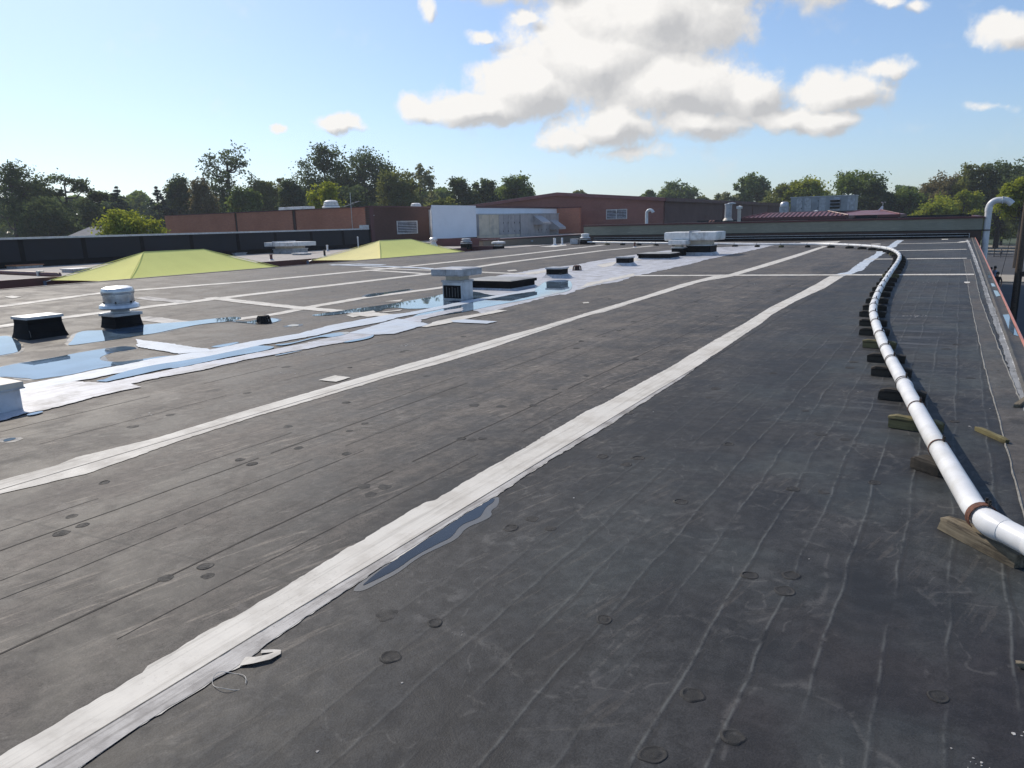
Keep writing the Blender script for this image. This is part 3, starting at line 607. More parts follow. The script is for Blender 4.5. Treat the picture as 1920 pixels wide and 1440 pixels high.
for (x, y) in pl:
    p = hit(x, y); o = bpy.data.objects.new('fastener_plate', rgp.choice([pms[q] for q in (4, 8, 2, 10)] if y > 1040 and x > 900 else pms)); COL.objects.link(o); o.parent = ROOF
    s = rgp.uniform(.68, .98); o.location = (p[0], p[1], p[2] + .0005); o.scale = (s, s * rgp.uniform(.85, 1), 1); o.rotation_euler = (0, 0, rgp.uniform(0, 6))
for k in range(110):
    X = rgp.choice([-1.9, -.9, -3.3, -4.4, -5.0, -6.4, -7.3, -8.0, -14, -17, -20, .1]) + rgp.gauss(0, .12); Y = rgp.uniform(5, 34)
    o = bpy.data.objects.new('fastener_plate', rgp.choice(pms)); COL.objects.link(o); o.parent = ROOF
    s = rgp.uniform(.65, 1.1); o.location = (X, Y, float(zr(X, Y)) + .0005); o.scale = (s, s, 1)

# --- right edge: cover strip, beads, cant, trough, metal lip
def along(pts, n=40):
    pts = np.array(pts, float); t = np.linspace(0, 1, len(pts)); q = np.linspace(0, 1, n)
    return [(np.interp(v, t, pts[:, 0]), np.interp(v, t, pts[:, 1])) for v in q]
cs_l = [(.47, 3.0), (.42, 6.0), (.36, 9.0), (.29, 15.6), (.26, 21.2), (.22, 27.5)]
cs_r = [(.66, 3.5), (.585, 7.3), (.53, 10.0), (.445, 15.6), (.44, 21.0), (.40, 27.5)]
roof_sheet('cover_strip', along(cs_l) + along(cs_r)[::-1], .004, MM['strip'], ROOF, .004, .2, 101)
def bead(pts, w, seed, mat):
    rg = np.random.default_rng(seed); a = along(pts, 120); b = MB(); vs = []
    for i, (x, y) in enumerate(a):
        ww = w * rg.uniform(.6, 1.3); j = rg.normal() * .003; z = float(zr(x, y))
        vs += [(x + j - ww, y, z + .004), (x + j, y, z + .011), (x + j + ww, y, z + .004)]
    b.add(vs, [(3 * i + k, 3 * i + k + 1, 3 * i + k + 4, 3 * i + k + 3) for i in range(119) for k in (0, 1)]); b.obj('lap_sealant', mat, ROOF, True)
bead(cs_l, .008, 5, MM['bead']); bead(cs_r, .008, 6, MM['bead'])
wb_l = [(.60, 5.6), (.565, 9), (.53, 15.6), (.52, 21), (.47, 28), (.40, 38), (.33, 44)]
wb_r = [(.66, 5.6), (.64, 9), (.60, 15.6), (.585, 21), (.56, 28), (.50, 38), (.44, 44)]
roof_sheet('lime_stain', along(wb_l) + along(wb_r)[::-1], .006, mat_coating('lime_stain', (.30, .30, .29), (.13, .13, .13), .7, .8), ROOF, .010, .12, 103)
roof_sheet('lime_stain', along([(x + .052, y) for x, y in wb_l]) + along([(x - .012, y) for x, y in wb_r])[::-1], .0085, mat_coating('lime_crust', (.60, .59, .56), (.25, .25, .24), .75, .9), ROOF, .007, .05, 104)
def edge_profile(name, prof, mat, y0=-4, y1=47.3, n=80, smooth=True):
    b = MB(); k = len(prof); vs = []
    for y in np.linspace(y0, y1, n):
        for (x, z) in prof: vs.append((x, y, float(zr(XR, y)) + z))
    b.add(vs, [(i * k + q, i * k + q + 1, (i + 1) * k + q + 1, (i + 1) * k + q) for i in range(n - 1) for q in range(k - 1)])
    return b.obj(name, mat, ROOF, smooth)
edge_profile('cant_strip', [(.612, -.004), (.628, .014), (.648, .022), (.668, .016), (.684, .0085), (.745, .0065), (.79, .010), (.80, .0)], MM['strip'])
yy = -4.0; rgm = random.Random(5)
while yy < 47:
    L_ = min(3.05, 47.3 - yy); b = MB(); z0, z1 = float(zr(XR, yy)), float(zr(XR, yy + L_ - .008))
    pr = [(.776, .010), (.783, .026), (.798, .031), (.805, .024), (.805, -.16), (.797, -.16), (.792, .0)]
    vs = [(x, yy, z0 + z) for x, z in pr] + [(x, yy + L_ - .012, z1 + z) for x, z in pr]; k = len(pr)
    b.add(vs, [(q, (q + 1) % k, k + (q + 1) % k, k + q) for q in range(k)] + [tuple(range(k))[::-1], tuple(range(k, 2 * k))]); b.obj('edge_metal', MM['edge'], ROOF); yy += L_
for i, q in enumerate([[(1845.5, 515), (1855, 514), (1860, 522), (1853, 521)], [(1851.5, 531), (1863, 531), (1867, 537), (1854.5, 537)], [(1859, 544), (1870, 545), (1876, 554), (1868, 556), (1862, 550)], [(1879, 590), (1893, 589), (1905, 605), (1914, 620), (1913, 630), (1899, 627), (1891, 617), (1886, 603)], [(1828.5, 486.5), (1838, 485.5), (1840, 488.6), (1830.5, 489.5)], [(1822, 466.5), (1829, 466), (1831, 468), (1824, 469.3)]]):
    pts = [hit(*p, .012) for p in q]; xs = [min(max(p[0], .688), .768) for p in pts]
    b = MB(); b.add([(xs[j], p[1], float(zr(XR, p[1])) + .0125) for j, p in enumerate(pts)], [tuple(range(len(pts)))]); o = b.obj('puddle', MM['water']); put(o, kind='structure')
# left edge and outer walls of this wing
b = MB(); k = 40
for i, prof in enumerate([[(XL, -.002), (XL - .03, .02), (XL - .09, .022), (XL - .10, .0), (XL - .10, -.22), (XL - .08, -.22)]]):
    vs = []
    for y in np.linspace(YN, YF, k):
        for (x, z) in prof: vs.append((x, y, float(zr(XL, y)) + z))
    n = len(prof); b.add(vs, [(a * n + q, a * n + q + 1, (a + 1) * n + q + 1, (a + 1) * n + q) for a in range(k - 1) for q in range(n - 1)])
b.obj('drip_edge', simple('dark_drip_edge', (.06, .045, .04), .5, .2, .2, 3, None, .05), ROOF)
MB().box(XL - .06, XL + .2, YN, YF, GZ, -.1).obj('outer_wall', MM['brick_wall_y'], ROOF)
MB().box(.50, .785, YN, YF - .01, GZ, -.05).obj('outer_wall', MM['brick_wall_y'], ROOF)

# ------------------------------------------------------------------ ground
def sheet(name, x0, x1, y0, y1, z, mat, n=1):
    b = MB(); b.add([(x0, y0, z), (x1, y0, z), (x1, y1, z), (x0, y1, z)], [(0, 1, 2, 3)]); return put(b.obj(name, mat), kind='structure')
sheet('ground', -2500, 2500, -2500, 2500, GZ - .012, MM['grass'])
sheet('car_park', .79, 60, -20, 74.2, GZ - .004, MM['asphalt'])
MB().box(1.3, 60, 74.2, 82.3, GZ - .2, GZ + .10).obj('pavement', MM['concrete'], None, False, .02)['kind'] = 'structure'
sheet('playground', 1.3, 60, 82.3, 128, GZ, MM['asphalt'])
sheet('path', 1.3, 60, 128, 158, GZ + .004, MM['concrete'])
sheet('courtyard', -28.5, XL, -4, 47, GZ, MM['concrete'])

# ------------------------------------------------------------------ curbs, vents and fans on the roof
def local(px, h=0.0):
    p = hit(*px, h); return p
def curb_bm(wx, wy, h, flare=0.0, z0=-.05):
    """box whose +X -Y base corner is the origin, flaring outward at the foot"""
    b = MB(); f = flare
    if f:
        b.frustum((-wx - f, f, -f, wy + f, z0), (-wx - f * .35, f * .35, -f * .35, wy + f * .35, h * .28))
        b.frustum((-wx - f * .35, f * .35, -f * .35, wy + f * .35, h * .28), (-wx, 0, 0, wy, h * .75)); b.box(-wx, 0, 0, wy, h * .75, h)
    else: b.box(-wx, 0, 0, wy, z0, h)
    return b
# square gravity vent standing in the pond
P = hit(866, 563)
t = thing('roof_vent', 'grey square hood vent on white curb with black front patch, standing in the pond', 'vent', P)
curb_bm(.53, .46, .40).obj('curb', simple('white_curb', (.62, .63, .64), .5, 0, .2, 5, (.30, .30, .30), .1, streak=.35), t, False, .006)
b = MB(); b.box(-.50, -.02, -.006, -.0005, .035, .33); b.obj('black_patch', MM['flash'], t)
b = MB()
for q in range(5): b.box(-.42 + q * .08, -.405 + q * .08, -.010, -.0055, .06, .30 - .03 * (q % 2))
b.obj('drip_streak', simple('grey_drips', (.12, .12, .12), .6, 0, .4, 14, None, .1), t)['kind'] = 'stuff'
MB().box(-.55, .02, -.02, .48, .40, .445).obj('flange', MM['grey_metal'], t, False, .006)
MB().box(-.46, -.07, .04, .42, .445, .55).obj('neck', MM['cream'], t)
b = MB(); b.frustum((-.69, .16, -.18, .60, .55), (-.70, .17, -.19, .61, .57)); b.box(-.70, .17, -.19, .61, .572, .70); b.frustum((-.70, .17, -.19, .61, .702), (-.62, .09, -.11, .53, .725)); b.obj('hood', MM['grey_metal'], t, False, .008)
MB().box(-.29, -.285, -.1945, -.1925, .575, .70).obj('seam', MM['dark'], t); MB().box(.172, .1745, .18, .21, .60, .67).obj('label_plate', MM['galv'], t)
# scuttle hatches (low black curbs with pale lids)
def roof_hatch(px, wx, wy, h, label):
    P = hit(*px); t = thing('roof_hatch', label, 'roof hatch', P, 0, 'low roof hatches with dark curbs')
    curb_bm(wx, wy, h).obj('curb', MM['flash'], t, False, .008)
    b = MB(); b.frustum((-wx - .10, .10, -.10, wy + .10, -.03), (-wx - .01, .01, -.01, wy + .01, .05)); b.obj('base_flashing', MM['coat_silver'], t)
    b = MB(); b.box(-wx - .045, .045, -.045, wy + .045, h, h + .075); b.obj('lid', MM['flash'], t, False, .012)
    b = MB(); b.frustum((-wx - .035, .035, -.035, wy + .035, h + .076), (-wx + .06, -.06, .06, wy - .06, h + .10)); b.obj('lid_top', simple('dusty_lid', (.36, .36, .34), .6, 0, .3, 3, (.22, .21, .2), .2), t)
    return t
roof_hatch((958, 545), 1.45, 1.24, .16, 'wide low black hatch with dusty lid beside the square hood vent')
roof_hatch((1255, 486.5), 1.33, 1.2, .15, 'wide low black hatch just in front of the two big white hoods')
# small capped curbs
def capped_curb(px, wx, wy, h, capm, label, flare, skirt=True, patches=True):
    P = hit(*px); t = thing('capped_curb', label, 'curb box', P, 0, 'black curb boxes with flat metal caps')
    curb_bm(wx, wy, h, flare).obj('curb', MM['flash'], t, True, .004)
    if skirt:
        b = MB(); b.frustum((-wx - .14, .14, -.14, wy + .14, -.03), (-wx - .01, .01, -.01, wy + .01, .11)); b.obj('base_flashing', MM['coat_silver'], t)
    b = MB(); b.box(-wx - .025, .025, -.025, wy + .025, h, h + .045); b.frustum((-wx - .025, .025, -.025, wy + .025, h + .046), (-wx / 2 - .02, -wx / 2 + .02, wy / 2 - .02, wy / 2 + .02, h + .062)); b.obj('cap', capm, t, False, .003)
    if patches:
        for (cx, cy, ax) in ((-.02, -.004, 0), (-wx + .03, -.004, 0), (.004, wy - .06, 1)):
            b = MB(); ring = [(-.055, .01), (-.05, .11), (-.02, .135), (.03, .135), (.055, .10), (.06, .01)]
            pts = [(cx + u, cy, z + .02) if ax == 0 else (cx, cy + u, z + .02) for u, z in ring]
            b.tube(pts, .004, 6); b.obj('patch_edge', MM['bead'], t)
    return t
capped_curb((57, 637), .47, .56, .33, MM['galv'], 'black flared curb box with flat grey cap, left of the aluminium fan', .07, False)
capped_curb((1052, 522), .50, .46, .27, MM['grey_metal'], 'black curb box with white foot reflected in water, behind the near hatch', 0)
capped_curb((1179.5, 499), .50, .45, .28, MM['grey_metal'], 'black curb box with white foot just left of the farther hatch', 0, True, False)
# mushroom fan
def fan(P, label, curb=(.45, .49, .22), r=.27, hk=1.0, base=True, group='spun metal roof fans', mt='alu', name='roof_fan'):
    t = thing(name, label, 'fan', P, 0, group); wx, wy, h = curb; c = (-wx / 2, wy / 2, 0)
    if base:
        curb_bm(wx, wy, h, .04).obj('curb', MM['flash'], t, True, .004)
        MB().box(-wx - .03, .03, -.03, wy + .03, h, h + .05).obj('curb_cap', MM['galv'], t, False, .004)
    z = h + .05
    b = MB(); b.lathe([(r * .62, z), (r * .58, z + .05 * hk), (r * .5, z + .085 * hk)], 28, c); b.obj('neck', MM['galv'], t, True)
    b = MB(); b.lathe([(r * .5, z + .06 * hk), (r * 1.22, z + .075 * hk), (r * 1.30, z + .10 * hk), (r * 1.24, z + .15 * hk), (r * 1.0, z + .185 * hk), (r * .5, z + .19 * hk)], 40, c); b.obj('windband', MM[mt], t, True)
    b = MB(); b.lathe([(r * .95, z + .19 * hk), (r * .97, z + .20 * hk), (r * .97, z + .36 * hk), (r * .9, z + .365 * hk)], 40, c); b.obj('drum', MM[mt], t, True)
    b = MB(); b.lathe([(r * .99, z + .345 * hk), (r * 1.04, z + .365 * hk), (r * 1.05, z + .40 * hk), (r * .97, z + .455 * hk), (r * .7, z + .485 * hk), (r * .02, z + .495 * hk)], 40, c); b.obj('dome', MM[mt], t, True)
    for k in range(6):
        a = k * math.pi / 3 + .3; b = MB(); x, y = c[0] + math.cos(a) * r * 1.0, c[1] + math.sin(a) * r * 1.0
        b.box(x - .010, x + .010, y - .010, y + .010, z + .33 * hk, z + .37 * hk); b.obj('clip', MM['galv'], t); MB().box(x - .010, x + .010, y - .010, y + .010, z + .19 * hk, z + .215 * hk).obj('clip', MM['iron'], t)
    return t
fan(hit(219, 617), 'spun aluminium mushroom fan on black curb, nearest fan on the left')
P = hit(1101, 458.5)
fan(P, 'small white mushroom fan at far left end of the white pipe', (.50, .45, .30), .26, .72, True, mt='white_metal')
# near left corner: white curb with slab cap, mostly out of frame
P = hit(44, 768); t = thing('equipment_curb', 'white curb box with flat slab cap cut off by left edge', 'curb box', P)
MB().box(-1.0, 0, -1.1, 0, -.05, .22).obj('curb', simple('shaded_white_curb', (.60, .62, .66), .5, 0, .15, 4, (.35, .36, .38), .1), t, False, .006)  # white curb with the blue of its shaded face in the colour
MB().box(-1.04, .03, -1.14, .03, .222, .30).obj('cap', MM['cream'], t, False, .008)
MB().box(-1.05, .036, -1.15, .036, .225, .24).obj('cap_lip', MM['grey_metal'], t)
# dome strainers
def strainer(P, s, label, m, nb=16):
    t = thing('drain_strainer', label, 'drain', P, 0, 'roof drain strainers')
    b = MB(); b.lathe([(.15 * s, 0), (.15 * s, .012), (.115 * s, .022), (.115 * s, .01)], 24); b.obj('ring', m, t, True)
    for k in range(nb):
        a = 2 * math.pi * k / nb; ca, sa = math.cos(a), math.sin(a)
        b = MB(); b.tube([(.13 * s * ca, .13 * s * sa, .01), (.115 * s * ca, .115 * s * sa, .10 * s), (.095 * s * ca, .095 * s * sa, .135 * s)], .009 * s, 5); b.obj('bar', m, t)
    b = MB(); b.lathe([(.105 * s, .125 * s), (.10 * s, .145 * s), (.06 * s, .155 * s), (.001, .157 * s)], 20); b.obj('crown', m, t, True)
    b = MB(); b.lathe([(.085 * s, .005), (.075 * s, .12 * s)], 12); b.obj('core', MM['dark'], t)
strainer(hit(495, 605.5), 1.0, 'black cast iron dome drain strainer in a small puddle near the fan', MM['iron'])
strainer(hit(1082, 507), 1.15, 'rusty drain strainer on white coating right of the curb boxes', MM['rust_iron'], 12)
# small vent and big twin hood
P = hit(1280, 480); t = thing('roof_vent', 'small square white hood vent tucked in front of the big twin hood', 'vent', P)
curb_bm(.50, .50, .33).obj('curb', MM['flash'], t, False, .006); MB().box(-.53, .03, -.03, .53, .33, .365).obj('flange', MM['galv'], t)
MB().box(-.40, -.1, .1, .4, .365, .47).obj('neck', MM['cream'], t)
b = MB(); b.frustum((-.58, .10, -.08, .58, .47), (-.62, .14, -.12, .62, .50)); b.box(-.62, .14, -.12, .62, .50, .66); b.obj('hood', MM['white_metal'], t, False, .01)
P = hit(1332, 478.5); t = thing('intake_hood', 'big flat white twin intake hood on black curb by the far wall', 'roof hood', P)
curb_bm(1.07, .95, .40).obj('curb', MM['flash'], t, False, .008); MB().frustum((-1.2, .12, -.12, 1.07, -.03), (-1.08, .01, -.01, .96, .12)).obj('base_flashing', MM['coat_silver'], t)
MB().box(-1.10, .03, -.03, .98, .40, .44).obj('flange', MM['galv'], t); MB().box(-.98, -.09, .09, .86, .44, .64).obj('neck', MM['cream'], t)
for (x0, x1) in ((-2.0, -.86), (-.85, .30)):
    b = MB(); b.frustum((x0 + .03, x1 - .03, -.22, 1.15, .64), (x0, x1, -.25, 1.2, .70)); b.box(x0, x1, -.25, 1.2, .70, .97); b.frustum((x0, x1, -.25, 1.2, .97), (x0 + .05, x1 - .05, -.2, 1.1, 1.0)); b.obj('hood_half', MM['white_metal'], t, False, .012)
MB().box(-.88, -.83, -.27, 1.22, .66, 1.045).obj('seam_flange', MM['grey_metal'], t)
# far left corner bits on this roof
P = hit(1083, 458.5); t = thing('equipment_box', 'small grey metal box beside the far white fan', 'box', P)
MB().box(-.55, 0, 0, .40, .03, .35).obj('case', MM['grey_metal'], t, False, .01); MB().box(-.5, -.05, .05, .35, -.03, .03).obj('foot', MM['iron'], t); MB().box(-.57, .02, -.02, .42, .35, .37).obj('lid', MM['galv'], t)
for (px, lab) in (((1040, 460), 'white vent pipe at far left roof edge, the thicker left one'), ((1054, 459), 'white vent pipe at far left roof edge, right next to the grey box')):
    P = hit(*px); t = thing('vent_pipe', lab, 'vent pipe', P, 0, 'white vent pipes at the far left edge'); rr = .085 if px[0] == 1040 else .06
    MB().lathe([(rr, -.03), (rr, .44), (rr * .8, .46), (rr * .8, .30)], 16).obj('pipe', MM['pvc'], t, True); MB().lathe([(rr * 3, .0), (rr * 1.5, .03), (rr * 1.1, .09)], 16).obj('boot', MM['coat_fresh'], t, True)
P = hit(1190, 464); t = thing('stub_post', 'short dark red post in front of the far pipe', 'post', P)
MB().lathe([(.05, -.03), (.05, .29), (.001, .30)], 12).obj('post', MM['maroon'], t, True); MB().lathe([(.12, 0), (.06, .05)], 12).obj('boot', MM['coat_fresh'], t, True)

# ------------------------------------------------------------------ white drain pipe on timber sleepers
PP = [(1985, 1052), (1945, 1030), (1905, 1008), (1860, 985), (1832, 962), (1815, 935), (1790, 893), (1765, 850), (1742, 810), (1722, 773), (1704, 740), (1688, 708), (1672, 678), (1655, 642), (1643, 610), (1637, 585), (1640, 566), (1651, 540), (1663, 521), (1674, 505), (1684, 490), (1687, 480), (1680, 472), (1665, 466), (1640, 462.5), (1600, 459.8), (1550, 458.3), (1500, 458), (1450, 458), (1345, 457), (1200, 455.5), (1100, 454)]
raw = [Vector(hit(*p, .15)) for p in PP]
def catmull(p, per=8):
    out = []
    for i in range(len(p) - 1):
        a, b_, c, d = p[max(i - 1, 0)], p[i], p[i + 1], p[min(i + 2, len(p) - 1)]
        for k in range(per):
            t = k / per; out.append(.5 * ((2 * b_) + (c - a) * t + (2 * a - 5 * b_ + 4 * c - d) * t * t + (3 * b_ - a - 3 * c + d) * t ** 3))
    out.append(p[-1]); return out
path = catmull(raw)
for _ in range(3): path = [path[0]] + [(path[i - 1] + path[i] * 2 + path[i + 1]) / 4 for i in range(1, len(path) - 1)] + [path[-1]]
for v in path: v.z = float(zr(min(max(v.x, XL), XR), v.y)) + .155
cum = [0.0]
for i in range(1, len(path)): cum.append(cum[-1] + (path[i] - path[i - 1]).length)
def at_s(s):
    i = min(max(int(np.searchsorted(cum, s)) - 1, 0), len(path) - 2); t = (s - cum[i]) / (cum[i + 1] - cum[i] + 1e-9)
    return path[i].lerp(path[i + 1], t), (path[i + 1] - path[i]).normalized()
def s_near(v):
    return cum[min(range(len(path)), key=lambda i: (path[i] - v).length)]
pipe = thing('drain_pipe', 'long white plastic pipe snaking across the roof on timber sleepers', 'pipe', (0, 0, 0))
PR = .057; TOT = cum[-1]
el = s_near(Vector(hit(1838, 972, .15)))
s0 = 0.0; sec = 0
joints = [el - .40, el - .10] 
q = el - .10
while q < TOT - 3: q += 3.05; joints.append(min(q, TOT))
joints = [0.0] + sorted(j for j in joints if j > .05) + [TOT]
for a, c in zip(joints[:-1], joints[1:]):
    if c - a < .02: continue
    n = max(3, int((c - a) / .12)); b = MB(); b.tube([at_s(a + (c - a) * k / n)[0] for k in range(n + 1)], PR, 20); b.obj('pipe_section', MM['pvc'], pipe, True)
for j in joints[1:-1]:
    b = MB(); L_ = .075; b.tube([at_s(j - L_ + 2 * L_ * k / 4)[0] for k in range(5)], [PR + .001, PR + .006, PR + .007, PR + .006, PR + .001], 20); b.obj('coupling', MM['pvc'], pipe, True)
# sleepers
near = [((1777, 995), (1905, 1060)), ((1716, 874), (1780, 896)), ((1670, 800), (1763, 812)), ((1645, 748), (1728, 752)), ((1632, 703), (1704, 708)), ((1634, 678), (1700, 681)), ((1620, 652), (1680, 653)), ((1614, 627), (1662, 630)), ((1613, 611), (1660, 611)), ((1616, 594), (1658, 594)), ((1622, 582), (1660, 582)), ((1628, 569), (1667, 569))]
sl_s = []
def sleeper_mesh(nm, mat, l, w, h, seed):
    rg = random.Random(seed); b = MB(); n = 9; vs = []
    sec = [(-.5, 0), (.5, 0), (.5, .82), (.42, 1), (-.42, 1), (-.5, .82)]; k = len(sec)
    for i in range(n):
        x = (i / (n - 1) - .5) * l; e = .86 if i in (0, n - 1) else 1.0
        for (yy_, zz) in sec: vs.append((x + (rg.uniform(-.012, .012) if i in (0, n - 1) else 0), yy_ * w * e * rg.uniform(.95, 1.04), zz * h * (1 if zz == 0 else e * rg.uniform(.94, 1.03))))
    b.add(vs, [(i * k + q, (i + 1) * k + q, (i + 1) * k + (q + 1) % k, i * k + (q + 1) % k) for i in range(n - 1) for q in range(k)] + [tuple(range(k)), tuple(range((n - 1) * k, n * k))[::-1]])
    return b.mesh(nm, mat)
smesh = [sleeper_mesh('sleeper', MM['timber'], .36, .09, .095, s) for s in range(4)] + [sleeper_mesh('sleeper', MM['timber_old'], .46, .085, .075, 8), sleeper_mesh('sleeper', MM['timber_olive'], .36, .09, .095, 9), sleeper_mesh('sleeper', MM['timber'], .24, .12, .085, 12)]
ords = ['second', 'third', 'fourth', 'fifth', 'sixth', 'seventh', 'eighth', 'ninth', 'tenth', 'eleventh', 'twelfth', 'thirteenth', 'fourteenth', 'fifteenth', 'sixteenth', 'seventeenth', 'eighteenth', 'nineteenth', 'twentieth']
def sleeper(mid, ang, mi, label):
    o = bpy.data.objects.new('timber_sleeper', smesh[mi]); COL.objects.link(o)
    o.location = (mid[0], mid[1], float(zr(min(mid[0], XR), mid[1])) + .002); o.rotation_euler = (0, 0, ang)
    return put(o, label, 'timber', 'timber sleepers carrying the white pipe')
for i, (a, c) in enumerate(near):
    A, B_ = hit(*a), hit(*c); d = B_ - A; mi = {0: 4, 1: 6, 2: 5, 6: 5}.get(i, i % 4)
    lab = ['weathered pale timber under the pipe elbow, nearest the camera', 'short black split timber under the pipe, second from the camera', 'dark timber with yellowish top edge under the pipe, third from the camera'][i] if i < 3 else 'dark timber sleeper under the white pipe, %s from the camera' % ords[i - 1]
    s = s_near(Vector(((A + B_) / 2))); ctr = at_s(s)[0]
    m_ = (A + B_) / 2 if i in (0, 1) else np.array([ctr.x * .75 + (A[0] + B_[0]) / 2 * .25, (A[1] + B_[1]) / 2, 0])
    sleeper(m_, math.atan2(d[1], d[0]) if i < 3 else random.uniform(-.08, .08), mi, lab); sl_s.append(s_near(Vector((m_[0], m_[1], ctr.z))))
s = max(sl_s) + 1.1; k = 0
smid = s_near(Vector(hit(1345, 457, .15)))
while s < TOT - .4:
    p, t_ = at_s(s); a = math.atan2(t_.y, t_.x) + math.pi / 2; a = (a + math.pi / 2) % math.pi - math.pi / 2
    if k < 8: lab = 'dark timber sleeper under the white pipe, %s from the camera' % ords[11 + k] if 11 + k < len(ords) else None
    else: lab = None
    if lab is None: lab = 'small dark timber block under the far stretch of white pipe'
    sleeper((p.x, p.y), a + random.uniform(-.1, .1), 5 if k % 9 == 4 else k % 4, lab); sl_s.append(s); s += 1.12 if s < smid - 9 else 1.35; k += 1
# straps over the pipe at the sleepers
def strap(s, w, mat, lug=True, r=PR + .003):
    p, t_ = at_s(s); side = t_.cross(Vector((0, 0, 1))).normalized(); up = side.cross(t_).normalized(); b = MB(); n = 18; vs = []
    for i in range(n):
        a = -.25 * math.pi + 1.5 * math.pi * i / (n - 1)
        for (rr, dt) in ((r, -w / 2), (r + .004, -w / 2), (r + .004, w / 2), (r, w / 2)): vs.append(p + (side * math.cos(a) + up * math.sin(a)) * rr + t_ * dt)
    b.add(vs, [(i * 4 + q, (i + 1) * 4 + q, (i + 1) * 4 + (q + 1) % 4, i * 4 + (q + 1) % 4) for i in range(n - 1) for q in range(4)] + [(3, 2, 1, 0), tuple(range((n - 1) * 4, n * 4))]); o = b.obj('strap', mat, pipe)
    if lug:
        b = MB()
        for dd in (-.016, .016):
            c_ = p + side * .02 + up * (r + .012) + t_ * dd; b.tube([c_ - up * .018, c_ + up * .016], .007, 6)
        c_ = p + side * .02 + up * (r + .012); b.tube([c_ - t_ * .03, c_ + t_ * .03], .004, 5); b.obj('bolt', MM['iron'], o)
for i, s in enumerate(sorted(sl_s)):
    if i == 0: continue
    strap(s + .02, .012, MM['rust'] if i in (1, 2) else MM['strap'], i < 16)
    if 3 <= i < 14: strap(s - .045, .006, MM['strap'], False)
strap(el, .042, MM['rust'], True, PR + .009)

# loose wood and litter on the roof
def lump(name, label, cat, px_a, px_b, w, h, mat, seed):
    A, B_ = hit(*px_a), hit(*px_b); d = B_ - A; l = np.linalg.norm(d[:2]); m = sleeper_mesh(name, mat, l, w, h, seed)
    o = bpy.data.objects.new(name, m); COL.objects.link(o); c = (A + B_) / 2; o.location = (c[0], c[1], c[2] + .002); o.rotation_euler = (0, 0, math.atan2(d[1], d[0])); return put(o, label, cat)
lump('wood_offcut', 'loose olive brown stick of wood lying right of the pipe', 'wood', (1832, 808), (1887, 832), .035, .035, MM['timber_olive'], 21)
lump('wood_offcut', 'grey frayed splinter of wood at the right roof edge', 'wood', (1906, 765), (1932, 745), .05, .03, MM['timber_old'], 22)
lump('wood_offcut', 'small pale wood chip cut off by right picture edge', 'wood', (1908, 1250), (1940, 1258), .02, .02, MM['timber_old'], 23)
# loose thread ring beside the nearest seam
c0 = hit(430, 1279); b = MB(); pts = []
for i in range(41):
    a = 2 * math.pi * i / 40 * .93; pts.append((c0[0] + .075 * math.cos(a + .4), c0[1] + .05 * math.sin(a + .4), c0[2] + .006 + .006 * math.sin(3 * a)))
b.tube(pts, .0013, 5); o = b.obj('thread_loop', MM['coat'], None, True); put(o, 'thin white thread curled in a ring beside the nearest white seam', 'thread')
# flakes and splatter
b = MB(); rgf = random.Random(9)
def flake(p, s):
    a = rgf.uniform(0, 6); n = rgf.randint(5, 8); z = .0022
    vs = [(p[0] + s * rgf.uniform(.5, 1.2) * math.cos(a + 6.283 * i / n), p[1] + s * rgf.uniform(.5, 1.2) * math.sin(a + 6.283 * i / n), float(zr(min(p[0], XR), p[1])) + z) for i in range(n)]
    vs += [(v[0], v[1], v[2] - .002) for v in vs]
    b.add(vs, [tuple(range(n))] + [(i, i + n, (i + 1) % n + n, (i + 1) % n) for i in range(n)])
for k in range(90):
    X, Y = rgf.uniform(-9, .4), rgf.uniform(1.2, 26); flake((X, Y), rgf.uniform(.0015, .006) * (1 + Y * .03))
for (px, n, s) in (((1726, 592), 26, .02), ((1735, 530), 12, .02), ((1420, 532), 8, .02), ((1815, 1425), 9, .0045), ((1893, 1376), 4, .008), ((1175, 775), 10, .006), ((560, 665), 14, .012), ((760, 647), 14, .014), ((540, 700), 10, .012), ((1830, 800), 3, .012), ((1868, 765), 2, .012), ((860, 1190), 6, .004), ((270, 780), 12, .012)):
    c_ = hit(*px)
    for k in range(n): flake((c_[0] + rgf.gauss(0, s * 6), c_[1] + rgf.gauss(0, s * 4)), s * rgf.uniform(.25, 1.0))
put(b.obj('paint_flakes', MM['coat_dirty']), kind='stuff')
b = MB()
for k in range(60):
    X, Y = rgf.uniform(.3, .62), rgf.uniform(4, 24); a = rgf.uniform(0, 3); l = rgf.uniform(.01, .03); z = float(zr(X, Y)) + .014
    b.tube([(X, Y, z), (X + l * math.cos(a), Y + l * math.sin(a), z + .002)], .002, 4)
put(b.obj('twigs', MM['timber_old']), kind='stuff')

# ------------------------------------------------------------------ building with the olive brick band, beyond the far end of the roof
OB = thing('olive_brick_building', 'low building with olive brick band, dark brick below and maroon coping, behind the white pipe', 'building', (0, 47.5, GZ))
def part(b, name, mat, parent, base=(0, 0, 0), **k):
    o = b.obj(name, mat, parent, **k); o.location = Vector((0, 0, 0)) - Vector(base); return o
ob = (0, 47.5, GZ)
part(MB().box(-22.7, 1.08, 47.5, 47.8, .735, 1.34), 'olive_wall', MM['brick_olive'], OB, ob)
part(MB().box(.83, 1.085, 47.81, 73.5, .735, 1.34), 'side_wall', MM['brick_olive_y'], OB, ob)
part(MB().box(-22.7, 1.07, 47.515, 47.79, GZ, .70), 'dark_wall', MM['brick_dark'], OB, ob)
part(MB().box(.80, 1.07, 47.8, 73.5, GZ, .70), 'dark_side_wall', MM['brick_wall_y'], OB, ob)
part(MB().box(-22.7, 1.09, 47.49, 47.79, .70, .735), 'drip_line', MM['dark'], OB, ob)
